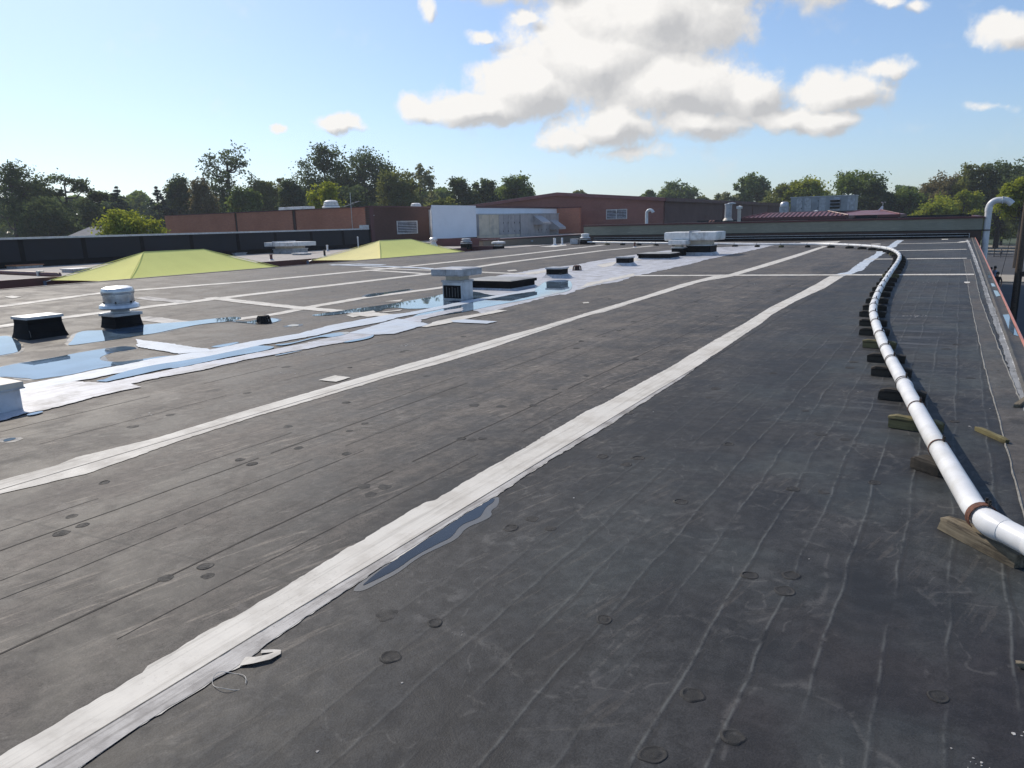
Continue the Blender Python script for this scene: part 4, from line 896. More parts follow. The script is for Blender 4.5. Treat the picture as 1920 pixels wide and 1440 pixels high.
part(MB().box(-22.75, 1.13, 47.44, 47.86, 1.34, 1.43), 'coping', MM['maroon'], OB, ob)
part(MB().box(.80, 1.13, 47.87, 73.5, 1.34, 1.43), 'coping', MM['maroon'], OB, ob)
for k in range(8): part(MB().box(-22.75 + k * 2.98, -22.75 + k * 2.98 + 2.96, 47.45, 47.85, 1.432, 1.446), 'coping_top_light', simple('sunlit_coping', (.34, .24, .22), .5, .1, .25, 2, (.16, .08, .08), .1) if k < 5 else MM['maroon_roof'], OB, ob)  # added thin strips, coloured paler for the light on the coping's top
part(MB().box(-22.5, .80, 47.8, 73.5, 1.0, 1.12), 'roof', simple('dark_roofing', (.06, .058, .058), .8, 0, .3, 1, None, .2), OB, ob)
part(MB().box(-22.5, .79, 73.2, 73.5, 1.0, 1.52), 'back_parapet', MM['membrane_dark'], OB, ob)
part(MB().box(-14.6, -5.0, 58, 58.3, 1.0, 1.62), 'step_parapet', MM['membrane_dark'], OB, ob)
b = MB(); b.box(-21.9, .50, 47.42, 47.49, .15, .545); part(b, 'base_flashing', MM['flash'], OB, ob)
for z in (.545, .415):
    rg = random.Random(int(z * 1000)); x = -21.9
    while x < .5:
        l = min(rg.uniform(2.4, 3.2), .5 - x + .001); b = MB(); b.box(x, x + l - .02, 47.405, 47.425, z - .012 + rg.uniform(-.004, .004), z + .012); part(b, 'termination_bar', MM['galv'], OB, ob); x += l
b = MB(); b.box(.50, .53, 47.36, 47.5, .2, .56); part(b, 'end_trim', MM['galv'], OB, ob)
def hip_roof(name, label, x0, x1, y0, y1, z0, rx0, rx1, z1, ribs):
    t = thing(name, label, 'roof', ((x0 + x1) / 2, y0, z0), 0, 'maroon hip roofs on the olive brick building'); ym = (y0 + y1) / 2; o_ = (t.location.x, t.location.y, t.location.z)
    b = MB(); b.add([(x0, y0, z0), (x1, y0, z0), (x1, y1, z0), (x0, y1, z0), (rx0, ym, z1), (rx1, ym, z1)], [(0, 1, 5, 4), (1, 2, 5), (2, 3, 4, 5), (3, 0, 4), (3, 2, 1, 0)]); part(b, 'roof_skin', MM['maroon_roof'], t, o_)
    b = MB(); b.box(x0 - .05, x1 + .05, y0 - .05, y1 + .05, z0 - .20, z0 - .01); part(b, 'fascia', MM['maroon'], t, o_)
    b = MB(); b.box(x0 + .1, x1 - .1, y0 + .1, y1 - .1, 1.12, z0 - .2); part(b, 'base_wall', MM['dark'], t, o_)
    for k in range(ribs):
        x = x0 + (x1 - x0) * (k + .5) / ribs; f = 1.0
        if x < rx0: f = (x - x0) / (rx0 - x0)
        if x > rx1: f = (x1 - x) / (x1 - rx1)
        b = MB(); yt, zt = y0 + (ym - y0) * f, z0 + (z1 - z0) * f
        b.add([(x - .03, y0, z0 + .005), (x + .03, y0, z0 + .005), (x + .03, yt, zt + .005), (x - .03, yt, zt + .005), (x - .03, y0, z0 + .05), (x + .03, y0, z0 + .05), (x + .03, yt, zt + .05), (x - .03, yt, zt + .05)], [(0, 1, 5, 4), (4, 5, 6, 7), (1, 2, 6, 5), (3, 0, 4, 7), (2, 3, 7, 6)])
        part(b, 'rib', MM['maroon'], t, o_)
    for (x, rx) in ((x0, rx0), (x1, rx1)):
        b = MB(); b.tube([(x, y0, z0 + .03), (rx, ym, z1 + .03)], .045, 6); part(b, 'hip_cap', MM['maroon_roof'], t, o_)
hip_roof('hip_roof', 'long low maroon standing seam hip roof in front of the grey air unit', -13.3, -6.4, 54, 57.6, 1.66, -12.0, -7.9, 1.97, 24)
hip_roof('hip_roof', 'plain dark maroon hip roof right of the ribbed one, under the weather vane', -9.0, -3.85, 62, 70, 1.66, -6.95, -5.5, 2.02, 0)
# chimneys
t = thing('flue_stack', 'fat grey flue cylinder with rusty cone base on the olive brick building', 'flue', (-13.8, 52, 1.12))
b = MB(); b.lathe([(.36, .40), (.20, .62)], 20); b.obj('cone', MM['cream'], t, True); MB().lathe([(.34, -.02), (.34, .40)], 20).obj('base', MM['dark'], t)
b = MB(); b.lathe([(.235, .6), (.235, 1.42), (.27, 1.44), (.27, 1.52), (.001, 1.55)], 24); b.obj('cylinder', MM['grey_metal'], t, True)
b = MB(); b.lathe([(.25, 1.50), (.27, 1.53), (.26, 1.58), (.001, 1.61)], 20, (.22, 0, 0)); b.obj('cap', MM['galv'], t, True)
t = thing('flue_stack', 'slimmer flue with white cap just right of the fat cylinder', 'flue', (-13.05, 52, 1.12))
MB().lathe([(.12, 0), (.12, 1.2)], 16).obj('pipe', MM['cream'], t, True); MB().lathe([(.20, 1.16), (.21, 1.32), (.001, 1.38)], 16).obj('cap', MM['white_metal'], t, True); MB().lathe([(.24, 0), (.16, .12)], 16).obj('boot', MM['galv'], t, True)
def gooseneck(name, label, base, h, r, reach, mat, direction=(1, 0)):
    t = thing(name, label, 'vent pipe', base); dx, dy = direction; R_ = reach / 2; pts = [(0, 0, 0), (0, 0, h * .5), (0, 0, h - R_)]
    for k in range(1, 13):
        a = math.pi * k / 12 * .92; pts.append((dx * (R_ - R_ * math.cos(a)), dy * (R_ - R_ * math.cos(a)), h - R_ + R_ * math.sin(a)))
    MB().tube(pts, r, 16).obj('pipe', mat, t, True); MB().lathe([(r * 1.8, 0), (r * 1.2, .12)], 16).obj('boot', mat, t, True); return t
gooseneck('gooseneck_vent', 'white gooseneck vent pipe in front of the gym louver', (-19.75, 52, 1.12), 1.28, .11, .50, MM['pvc'])
t = thing('rusty_elbow', 'pair of small pinkish pipe elbows on the coping left of the fat flue', 'vent pipe', (-15.1, 52, 1.12))
for k in (0, 1):
    b = MB(); b.tube([(k * .22, 0, 0), (k * .22, 0, .32), (k * .22 + .05, 0, .40), (k * .22 + .13, 0, .41)], .05, 8); b.obj('elbow', simple('pink_primer', (.50, .24, .18), .6, 0, .2, 8, None, .1), t, True)
# big white exhaust pipe on the corner
t = thing('exhaust_pipe', 'big white plastic exhaust pipe with hooked top at corner of the olive brick building', 'pipe', (1.28, 47.72, GZ))
hz = 2.28 - GZ; pts = [(0, 0, 0), (0, 0, 3.2), (0, 0, hz - .42)]
for k in range(1, 9):
    a = math.pi / 2 * k / 8; pts.append((.40 - .40 * math.cos(a), 0, hz - .42 + .40 * math.sin(a)))
pts.append((.62, 0, hz - .02))
for k in range(1, 6):
    a = math.pi / 4 * k / 5; pts.append((.62 + .40 * math.sin(a), 0, hz - .42 + .40 * math.cos(a)))
pts.append((1.02, 0, hz - .24)); MB().tube(pts, .165, 24).obj('pipe', MM['pvc'], t, True)
for z in (1.1, hz - .50): MB().lathe([(.166, z - .12), (.178, z - .11), (.178, z + .11), (.166, z + .12)], 24, caps=False).obj('coupling', MM['pvc'], t, True)
MB().box(.56, .60, -.19, .19, hz - .21, hz + .17).obj('joint_ring', MM['pvc'], t, False, .01)
for z in (2.2, 4.9): MB().box(-.30, .19, -.19, -.155, z - .03, z + .03).obj('bracket', MM['iron'], t)
b = MB(); b.lathe([(.05, 0), (.19, .08), (.20, .22), (.05, .30)], 14, (-.20, -.10, 2.72)); b.obj('lamp_shade', MM['dark'], t, True)

# ------------------------------------------------------------------ gym
GX, GY = -28.2, 79.4
G = thing('gym', 'large red brick gym with shallow gable roof and maroon fascia', 'building', (GX - 13, GY, GZ)); gb = (GX - 13, GY, GZ)
ridx, rz_, ez = -41.3, 5.02, 3.92; xl = ridx * 2 - GX
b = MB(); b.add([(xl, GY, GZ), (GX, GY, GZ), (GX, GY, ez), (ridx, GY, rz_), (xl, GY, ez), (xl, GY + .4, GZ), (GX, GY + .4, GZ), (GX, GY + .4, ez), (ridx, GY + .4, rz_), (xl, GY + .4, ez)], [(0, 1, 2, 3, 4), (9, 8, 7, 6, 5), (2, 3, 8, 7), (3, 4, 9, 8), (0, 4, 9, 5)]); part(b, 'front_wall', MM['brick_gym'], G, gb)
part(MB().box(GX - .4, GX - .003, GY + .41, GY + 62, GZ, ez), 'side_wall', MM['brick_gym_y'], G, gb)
for (xa, xb, za, zb) in ((ridx, GX + .3, rz_ + .05, ez + .03), (xl - .3, ridx, ez + .03, rz_ + .05)):
    b = MB(); b.add([(xa, GY - .25, za), (xb, GY - .25, zb), (xb, GY + 62, zb), (xa, GY + 62, za), (xa, GY - .25, za + .12), (xb, GY - .25, zb + .12), (xb, GY + 62, zb + .12), (xa, GY + 62, za + .12)], [(3, 2, 1, 0), (4, 5, 6, 7), (0, 1, 5, 4), (1, 2, 6, 5), (2, 3, 7, 6), (3, 0, 4, 7)]); part(b, 'roof', simple('pale_gym_roof', (.42, .38, .36), .6, 0, .1, 1, None, .1), G, gb)
    b = MB(); b.add([(xa, GY - .28, za - .26), (xb, GY - .28, zb - .26), (xb, GY - .28, zb + .10), (xa, GY - .28, za + .10), (xa, GY - .252, za - .26), (xb, GY - .252, zb - .26), (xb, GY - .252, zb + .10), (xa, GY - .252, za + .10)], [(0, 1, 2, 3), (7, 6, 5, 4), (0, 4, 5, 1), (3, 2, 6, 7)]); part(b, 'fascia', MM['maroon_roof'], G, gb)
part(MB().box(GX + .30, GX + .34, GY - .25, GY + 62, ez - .25, ez + .16), 'eave_fascia', MM['maroon'], G, gb)
for y in (24, 41, 52): part(MB().box(GX - .002, GX + .12, GY + y, GY + y + .18, GZ, ez - .1), 'downspout', MM['maroon'], G, gb)
def louver(parent, base, axis, a0, a1, z0, z1, plane, nb, mull=None):
    out = MB(); fw = .06
    def bx(b, u0, u1, za, zb, d0, d1):
        if axis == 'X': b.box(u0, u1, plane - d1, plane - d0, za, zb)
        else: b.box(plane + d0, plane + d1, u0, u1, za, zb)
    b = MB(); bx(b, a0, a1, z0, z0 + fw, .0, .07); bx(b, a0, a1, z1 - fw, z1, .0, .07); bx(b, a0, a0 + fw, z0 + fw, z1 - fw, .0, .07); bx(b, a1 - fw, a1, z0 + fw, z1 - fw, .0, .07)
    if mull: bx(b, mull - .03, mull + .03, z0 + fw, z1 - fw, .0, .07)
    fr = part(b, 'louver_frame', MM['white_metal'], parent, base)
    b = MB(); bx(b, a0 + .01, a1 - .01, z0 + .01, z1 - .01, .002, .006); o = b.obj('louver_void', MM['dark'], fr)
    for k in range(nb):
        z = z0 + fw + (z1 - z0 - 2 * fw) * (k + .5) / nb; h = (z1 - z0) / nb * .17; b = MB()
        if axis == 'X': b.add([(a0 + fw, plane - .055, z - h), (a1 - fw, plane - .055, z - h), (a1 - fw, plane - .012, z + h), (a0 + fw, plane - .012, z + h), (a0 + fw, plane - .06, z - h + .02), (a1 - fw, plane - .06, z - h + .02), (a1 - fw, plane - .017, z + h + .02), (a0 + fw, plane - .017, z + h + .02)], [(0, 1, 5, 4), (4, 5, 6, 7), (3, 2, 1, 0)])
        else: b.add([(plane + .055, a0 + fw, z - h), (plane + .055, a1 - fw, z - h), (plane + .012, a1 - fw, z + h), (plane + .012, a0 + fw, z + h), (plane + .06, a0 + fw, z - h + .02), (plane + .06, a1 - fw, z - h + .02), (plane + .017, a1 - fw, z + h + .02), (plane + .017, a0 + fw, z + h + .02)], [(0, 1, 5, 4), (4, 5, 6, 7), (3, 2, 1, 0)])
        b.obj('blade', MM['grey_metal'], fr)
louver(G, gb, 'X', -35.06, -32.5, 1.9, 3.0, GY, 6, -33.8)

# ------------------------------------------------------------------ brown wing with louver, white upper wall, red brick wings
WB = thing('brown_brick_wing', 'shaded brown brick wing with grey louver, beside the white panel', 'building', (-42, 44.6, GZ)); wb = (-42, 44.6, GZ)
part(MB().box(-40.4, -40, 44.62, 52.6, GZ, 3.22), 'louver_wall', MM['brick_red_y'], WB, wb)
part(MB().box(-40.45, -39.92, 44.5, 52.62, 3.22, 3.32), 'coping', MM['maroon'], WB, wb)
part(MB().box(-40.35, -39.99, 52.6, 76.5, .9, 3.25), 'white_wall', MM['panel_white'], WB, wb)
part(MB().box(-40.4, -39.92, 52.63, 76.5, 3.25, 3.42), 'white_wall_coping', MM['maroon'], WB, wb)
part(MB().box(-40.4, -37.1, 76.52, 76.9, GZ, 3.28), 'end_wall', MM['brick_red'], WB, wb)
part(MB().box(-40.42, -37.05, 76.46, 76.95, 3.28, 3.38), 'end_coping', MM['maroon'], WB, wb)
part(MB().box(-66, -40.41, 44.62, 76.5, 3.0, 3.1), 'roof', MM['gravel'], WB, wb)
part(MB().box(-39.99, -39.9, 44.6, 45.0, -.1, 3.2), 'corner_strip', MM['maroon'], WB, wb)
part(MB().box(-39.99, -39.86, 52.28, 52.45, -.1, 3.05), 'corner_downspout', MM['white_metal'], WB, wb)
part(MB().box(-39.99, -39.9, 52.50, 52.6, -.1, 3.2), 'corner_downspout', MM['white_metal'], WB, wb)
part(MB().box(-39.99, -39.94, 44.75, 45.1, 2.55, 2.62), 'wall_tag', MM['white_metal'], WB, wb)
louver(WB, wb, 'Y', 47.85, 50.55, 1.06, 2.12, -40, 7)
RB = thing('red_brick_wing', 'long low red brick wall behind the black parapet, below the trees', 'building', (-53, 44.6, GZ)); rb = (-53, 44.6, GZ)
for i, (xa, xb) in enumerate(((-66.2, -56.0), (-55.7, -48.6), (-48.3, -40.42))): part(MB().box(xa, xb, 44.55, 44.9, GZ, 3.22), 'brick_panel', MM['brick_red'], RB, rb)
for x in (-56.0, -48.6): part(MB().box(x + .01, x + .29, 44.60, 44.9, GZ, 3.2), 'recess', MM['brick_dark'], RB, rb)
part(MB().box(-48.27, -48.2, 44.47, 44.55, -.5, 3.2), 'downspout', MM['maroon'], RB, rb)
part(MB().box(-66.3, -40.46, 44.48, 45.0, 3.22, 3.29), 'coping', MM['maroon'], RB, rb)
t = thing('roof_hood', 'long white flat hood on the red brick wing roof', 'roof hood', (-50.6, 46.5, 3.1))
MB().box(-1.8, 1.5, 0, 1.2, .18, .50).obj('hood', MM['white_metal'], t, False, .02); MB().box(-1.3, 1.0, .2, 1.0, 0, .18).obj('curb', MM['galv'], t)
def ribbed_fan(loc, s, label):
    t = thing('roof_fan', label, 'fan', loc, 0, 'white ribbed fans on the wing roofs')
    MB().lathe([(.30 * s, 0), (.30 * s, .2 * s)], 20).obj('curb', MM['galv'], t)
    b = MB(); b.lathe([(.3 * s, .2 * s), (.56 * s, .22 * s), (.60 * s, .28 * s), (.56 * s, .36 * s), (.44 * s, .40 * s)], 28); b.obj('windband', MM['white_metal'], t, True)
    b = MB(); b.lathe([(.42 * s, .40 * s), (.50 * s, .42 * s), (.50 * s, .52 * s), (.42 * s, .55 * s)], 28); b.obj('ring', MM['white_metal'], t, True)
    b = MB(); b.lathe([(.40 * s, .55 * s), (.46 * s, .57 * s), (.45 * s, .66 * s), (.30 * s, .74 * s), (.001, .76 * s)], 28); b.obj('dome', MM['white_metal'], t, True)
p = onY(621, 390, 48); ribbed_fan((p[0], 48, 3.1), 1.30, 'large white ribbed fan on the red brick wing roof beside the long hood')
p = onY(780, 388, 58); ribbed_fan((p[0], 58, 3.1), 1.05, 'smaller white ribbed fan above the brown wing louver')
# antenna mast and flag
t = thing('antenna_mast', 'thin antenna mast standing against the red brick wall', 'antenna', (-41.6, 44.3, .1))
MB().tube([(0, 0, 0), (0, 0, 4.3)], .022, 6).obj('mast', MM['galv'], t); MB().tube([(-.9, 0, 3.2), (.9, 0, 3.6)], .012, 5).obj('boom', MM['galv'], t)
for k in range(5): MB().tube([(-.8 + k * .4, -.35, 3.22 + k * .09), (-.8 + k * .4, .35, 3.22 + k * .09)], .008, 4).obj('element', MM['galv'], t)
pf = onY(716, 389, 95)
t = thing('flag', 'small striped red and white flag with blue corner hanging limp behind the brown wing', 'flag', (pf[0], 95, GZ)); hf = 5.55 - GZ
MB().lathe([(.05, 0), (.04, hf), (.001, hf + .1)], 10).obj('pole', MM['galv'], t, True)
for k in range(7):
    b = MB(); z1 = hf - .25 - k * .16; b.add([(0, -.02, z1), (-.28, -.12, z1 - .05), (-.5, .03, z1 - .12), (-.5, .03, z1 - .28), (-.28, -.12, z1 - .21), (0, -.02, z1 - .16)], [(0, 1, 4, 5), (1, 2, 3, 4)])
    b.obj('stripe', simple('flag_%s' % ('red' if k % 2 == 0 else 'white'), (.50, .05, .06) if k % 2 == 0 else (.75, .73, .72), .8, 0, .1, 5, None, 0), t)
b = MB(); z1 = hf - .24; b.add([(0, -.03, z1), (-.28, -.13, z1 - .05), (-.28, -.13, z1 - .52), (0, -.03, z1 - .47)], [(0, 1, 2, 3)]); b.obj('canton', simple('flag_blue', (.03, .05, .16), .8, 0, .1, 5, None, 0), t)

# ------------------------------------------------------------------ gravel roof beyond the courtyard with its black parapet
GR = thing('gravel_roof_wing', 'pale gravel roof beyond the courtyard with maroon fascia', 'building', (-34, 20, GZ)); gr = (-34, 20, GZ)
part(MB().box(-40, -28.42, -4, 45.5, -.2, .12), 'roof', MM['gravel'], GR, gr)
part(MB().box(-28.41, -28.3, -4, 41.5, -.75, .165), 'fascia', MM['maroon'], GR, gr)
part(MB().box(-28.9, -28.45, -4, 41.5, GZ, -.21), 'wall', MM['brick_wall_y'], GR, gr)
part(MB().box(-40, -28.42, 45.5, 76.4, -.1, .40), 'upper_roof', MM['gravel'], GR, gr)
PW = thing('black_parapet', 'long black membrane parapet with pale metal coping along the gravel roof', 'wall', (-40.2, 20, .12)); pw = (-40.2, 20, .12)
y = -4.0; k = 0; wds = [3.3, 3.2, 3.4, 3.1]
while y < 44.5:
    l = min(wds[k % 4], 44.5 - y); b = MB(); b.frustum((-40.35, -39.93, y + .003, y + l - .003, .115), (-40.35, -40.0, y + .003, y + l - .003, 1.50)); part(b, 'membrane_panel', MM['membrane_dark'], PW, pw)
    b = MB(); b.frustum((-40.1, -39.925, y + l - .14, y + l + .10, .115), (-40.1, -39.992, y + l - .14, y + l + .10, 1.49)); part(b, 'lap_strip', MM['flash'], PW, pw)
    y += l; k += 1
part(MB().frustum((-40.0, -39.86, -4, 44.4, .115), (-40.0, -39.945, -4, 44.4, .42)), 'base_strip', MM['flash'], PW, pw)
y = -4.0
while y < 44.3:
    l = min(3.0, 44.4 - y); part(MB().box(-40.42, -39.92, y, y + l - .01, 1.50, 1.60), 'coping', MM['galv'], PW, pw); y += l
MB().box(-40.3, -39.95, 43.7, 44.4, 1.605, 1.85).obj('coping_end', MM['galv'], PW, loc=-Vector(pw))
# things on the gravel roof
p = (-37.46, 33.93, .12); t = thing('intake_hood', 'flat pale hood on stepped curb standing on the gravel roof before the black parapet', 'roof hood', p)
MB().box(-.95, .95, -.6, .6, 0, .26).obj('curb', MM['grey_metal'], t, False, .01); MB().box(-.98, .98, -.63, .63, .26, .32).obj('flange', MM['galv'], t); MB().box(-.85, .85, -.5, .5, .32, .48).obj('neck', MM['cream'], t)
for (xa, xb) in ((-1.35, -.55), (-.54, 1.4)): MB().box(xa, xb, -.95, .95, .48, .74).obj('hood_half', MM['white_metal'], t, False, .015)
MB().box(-.575, -.515, -.97, .97, .47, .80).obj('seam_flange', MM['grey_metal'], t)
for (px, hh, r_, lab, mm) in (((509, 488), .26, .07, 'short brown pipe stub at the edge of the gravel roof between the canopies', 'maroon'), ((609, 481), .30, .06, 'short dark pipe stub beside left tip of the second canopy', 'iron'), ((614, 471), .36, .07, 'white capped vent pipe on gravel roof near black parapet', 'pvc'), ((672, 466), .75, .05, 'thin pale vent pipe rising before the black parapet near the brown wing', 'pvc'), ((603, 467), .12, .09, 'small white cap on the gravel roof left of the vent pipes', 'pvc')):
    p = onZ(*px, .12); t = thing('vent_pipe', lab, 'vent pipe', (p[0], p[1], .12)); MB().lathe([(r_, 0), (r_, hh), (r_ * 1.2, hh), (r_ * 1.2, hh * 1.15), (.001, hh * 1.2)], 12).obj('pipe', MM[mm], t, True); MB().lathe([(r_ * 2.2, 0), (r_ * 1.2, .06)], 12).obj('boot', MM['grey_metal'], t, True)
for (px, wx, wy, h, lab, mm) in (((566, 478), 1.0, .6, .12, 'low flat grey hatch at foot of the stepped hood', 'galv'), ((40, 502), 1.7, 1.2, .16, 'low skylight with orange rusty lid on the gravel roof at left', 'orange'), ((143, 510), .9, .7, .16, 'small grey scupper box on gravel roof behind the first canopy tip', 'grey_metal'), ((437, 478), 1.5, .9, .14, 'low pale blue lid on gravel roof behind the first canopy', 'galv'), ((320, 470), .9, .6, .16, 'low white lid peeping over the first canopy ridge', 'white_metal'), ((-2, 500), .8, .8, .55, 'white hooded vent cut off by the left edge on gravel roof', 'white_metal')):
    p = onZ(*px, .12); t = thing('low_hatch', lab, 'roof hatch', (p[0], p[1], .12)); m1 = MM.get(mm) or simple('orange_lid', (.50, .20, .09), .7, .0, .3, 3, (.30, .14, .08), .1)
    MB().box(-wx / 2, wx / 2, -wy / 2, wy / 2, 0, h * .7).obj('curb', MM['grey_metal'], t); MB().box(-wx / 2 - .05, wx / 2 + .05, -wy / 2 - .05, wy / 2 + .05, h * .7, h).obj('lid', m1, t, False, .01)
# brown gutter pipe lying on the roof
A, B_ = onZ(-60, 508, .2), onZ(111, 515, .2); t = thing('roof_pipe', 'dark brown pipe lying across the gravel roof to its edge at left', 'pipe', (B_[0], B_[1], .12))
b = MB(); b.tube([A - B_ + [0, 0, .08], np.array([0, 0, .08]), np.array([.12, -.05, -.1])], .085, 10); b.obj('pipe', MM['maroon'], t, True); q = (A - B_) * .18; MB().box(q[0] - .07, q[0] + .07, q[1] - .12, q[1] + .12, 0, .20).obj('clamp', MM['galv'], t)

# low maroon blocks, tan wall and rooftop units at the end of the courtyard
t = thing('maroon_fascia_block', 'dark maroon stepped roof edge at the courtyard end below the white panel', 'wall', (-30, 42, GZ)); o_ = (-30, 42, GZ)
part(MB().box(-28.4, -26.2, 41.6, 41.9, GZ, .24), 'front_face', MM['maroon'], t, o_); part(MB().box(-34.2, -28.42, 45.2, 45.48, .12, .70), 'rear_face', MM['maroon'], t, o_); part(MB().box(-28.4, XL - .2, 41.92, 47.3, GZ, .10), 'deck', MM['gravel'], t, o_)
t = thing('tan_brick_wall', 'low tan brick wall with maroon coping below the beige rooftop units', 'wall', (-28.2, 52, GZ)); o_ = (-28.2, 52, GZ)
part(MB().box(-28.35, -28.0, 42.6, 79.3, GZ, .56), 'brickwork', MM['brick_tan'], t, o_); part(MB().box(-28.42, -27.94, 42.5, 79.3, .56, .64), 'coping', MM['maroon'], t, o_); part(MB().box(-28.0, XL - .11, 47.32, 79, GZ, .05), 'deck', MM['membrane_dark'], t, o_)
b = MB(); b.box(-27.99, -27.95, 49.2, 49.5, .28, .40); part(b, 'wall_plate', MM['galv'], t, o_)
p = onX(808, 450, -34.5)
def turbine(loc, label):
    t = thing('turbine_vent', label, 'vent', loc); MB().lathe([(.34, 0), (.30, .12), (.20, .26), (.19, .40)], 20).obj('base', MM['white_metal'], t, True)
    b = MB(); b.lathe([(.19, .38), (.26, .42), (.30, .52), (.28, .62), (.18, .70), (.001, .72)], 24); b.obj('head', MM['alu'], t, True)
    for k in range(12):
        a = k * math.pi / 6; b = MB(); b.tube([(.20 * math.cos(a), .20 * math.sin(a), .40), (.315 * math.cos(a + .15), .315 * math.sin(a + .15), .52), (.19 * math.cos(a + .3), .19 * math.sin(a + .3), .69)], .012, 4); b.obj('vane', MM['galv'], t)
turbine((-33.2, 43.8, .12), 'white turbine vent with round head left of the maroon block')
P = onZ(877, 465, .14); fan((P[0], P[1], .12), 'small grey dome fan on black curb below the white panel', (.55, .5, .30), .30, .62, True, mt='grey_metal')
P = onZ(938, 466.5, .14); t = thing('roof_vent', 'small grey hood vent with wide flat cap before the tan wall', 'vent', (P[0], P[1], .10))
curb_bm(.55, .5, .20).obj('curb', MM['flash'], t); MB().lathe([(.25, .2), (.25, .30), (.40, .32), (.44, .36), (.44, .46), (.30, .50), (.001, .51)], 20, (-.28, .25, 0)).obj('hood', MM['white_metal'], t, True); MB().lathe([(.03, .5), (.03, .58)], 8, (-.28, .25, 0)).obj('knob', MM['galv'], t)
# white screen panel
t = thing('screen_panel', 'large blank white panel standing beside the brown brick wing', 'panel', (-38, 53.3, .4)); o_ = (-38, 53.3, .4)
part(MB().box(-38.08, -38.0, 50.15, 56.75, .56, 3.36), 'sheet', MM['panel_white'], t, o_)
for y in (50.6, 53.4, 56.2): part(MB().box(-38.2, -38.085, y, y + .1, .12, 3.3), 'post', MM['galv'], t, o_)
part(MB().box(-38.3, -37.98, 50.2, 56.8, .12, .555), 'base_rail', MM['flash'], t, o_)
# rooftop air handlers
def rtu(name, label, x, y0, y1, z0, z1, n, mats, hoods):
    t = thing(name, label, 'air unit', (x, (y0 + y1) / 2, z0)); o_ = (x, (y0 + y1) / 2, z0); d = 2.3
    part(MB().box(x - d, x - .03, y0 + .02, y1 - .02, z0 + .25, z1 - .06), 'casing', MM['rtu_grey'], t, o_); part(MB().box(x - d - .05, x + .06, y0 - .05, y1 + .05, z1 - .06, z1 + .02), 'top', MM['galv'], t, o_); part(MB().box(x - d, x - .02, y0, y1, z0, z0 + .25), 'base_rail', mats[0], t, o_)
    y = y0; ws = [1.1, 1.0, .55, .55, .75, .6, .9, .5, .5, .6]; ws = ws[:n]; s = (y1 - y0) / sum(ws)
    for i, w in enumerate(ws):
        w *= s; o = part(MB().box(x - .03, x + .012, y + .02, y + w - .02, z0 + .27, z1 - .08), 'door', mats[0 if i < 2 else 1 + (i % 2)], t, o_)
        if i >= 2:
            for zz in (.5, 1.3): MB().box(x + .012, x + .04, y + w - .10, y + w - .06, z0 + zz, z0 + zz + .14).obj('latch', MM['iron'], o)
        y += w
    for (ya, yb, zt, zb, out) in hoods:
        b = MB(); b.add([(x + .013, ya, zt), (x + .013, yb, zt), (x + .013, yb, zb), (x + .013, ya, zb), (x + out, ya, zb + .02), (x + out, yb, zb + .02), (x + out, ya, zb + .22), (x + out, yb, zb + .22)], [(0, 1, 7, 6), (6, 7, 5, 4), (0, 6, 4, 3), (1, 2, 5, 7), (3, 4, 5, 2)]); part(b, 'intake_hood', mats[1], t, o_)
    return t
mats = [MM['rtu'], simple('pinkish_unit_panel', (.42, .39, .38), .5, 0, .12, 2, (.25, .24, .24), .05), simple('grey_pink_unit_panel', (.36, .34, .34), .5, 0, .12, 2, (.22, .21, .21), .05)]
rtu('rooftop_air_unit', 'left half of the long beige rooftop unit, with plain tan doors', -38, 57.2, 64.6, .40, 2.62, 6, mats, [])
rtu('rooftop_air_unit', 'right half of the long beige rooftop unit, with two sloping intake hoods', -38, 64.75, 73.1, .40, 2.66, 8, [mats[1], mats[1], mats[2]], [(67.4, 69.2, 2.45, 1.5, 1.15), (70.9, 72.5, 2.0, .95, 1.2)])
# grey unit on the olive building
t = thing('rooftop_air_unit', 'long grey rooftop unit with stacked black louvers above the maroon roofs', 'air unit', (-11.9, 80, GZ)); o_ = (-11.9, 80, GZ); x0, x1, z0, z1 = -14.95, -8.95, 2.12, 3.55
part(MB().box(x0, x1, 80.03, 82.3, z0, z1), 'casing', MM['rtu_grey'], t, o_); part(MB().box(x0 - .05, x1 + .05, 79.95, 82.35, z1, z1 + .07), 'top', MM['galv'], t, o_); part(MB().box(x0 - .2, x1 + .1, 79.99, 82.2, GZ, z0), 'stand', MM['dark'], t, o_)
xs = [x0, x0 + .55, x0 + 1.15, x0 + 1.3, x0 + 2.0, x0 + 2.7, x0 + 3.35, x0 + 4.0, x0 + 4.7, x0 + 5.3, x1]
for i in range(len(xs) - 1):
    o = part(MB().box(xs[i] + .02, xs[i + 1] - .02, 79.99, 80.03, z0 + .06, z1 - .06), 'door', MM['grey_metal'] if i % 2 else MM['rtu_grey'], t, o_)
    if i % 3 == 1:
        for zz in (.3, 1.0): MB().box(xs[i + 1] - .1, xs[i + 1] - .05, 79.96, 79.99, z0 + zz, z0 + zz + .1).obj('latch', MM['iron'], o)
for k in range(3):
    zb = z0 + .22 + k * .33; part(MB().box(x0 + 3.75, x0 + 4.65, 79.95, 79.985, zb, zb + .22), 'louver_void', MM['dark'], t, o_)
    b = MB(); b.add([(x0 + 3.72, 79.985, zb + .32), (x0 + 4.68, 79.985, zb + .32), (x0 + 4.68, 79.75, zb + .2), (x0 + 3.72, 79.75, zb + .2), (x0 + 3.72, 79.985, zb + .29), (x0 + 4.68, 79.985, zb + .29)], [(0, 1, 2, 3), (3, 2, 5, 4)]); part(b, 'louver_hood', MM['galv'], t, o_)
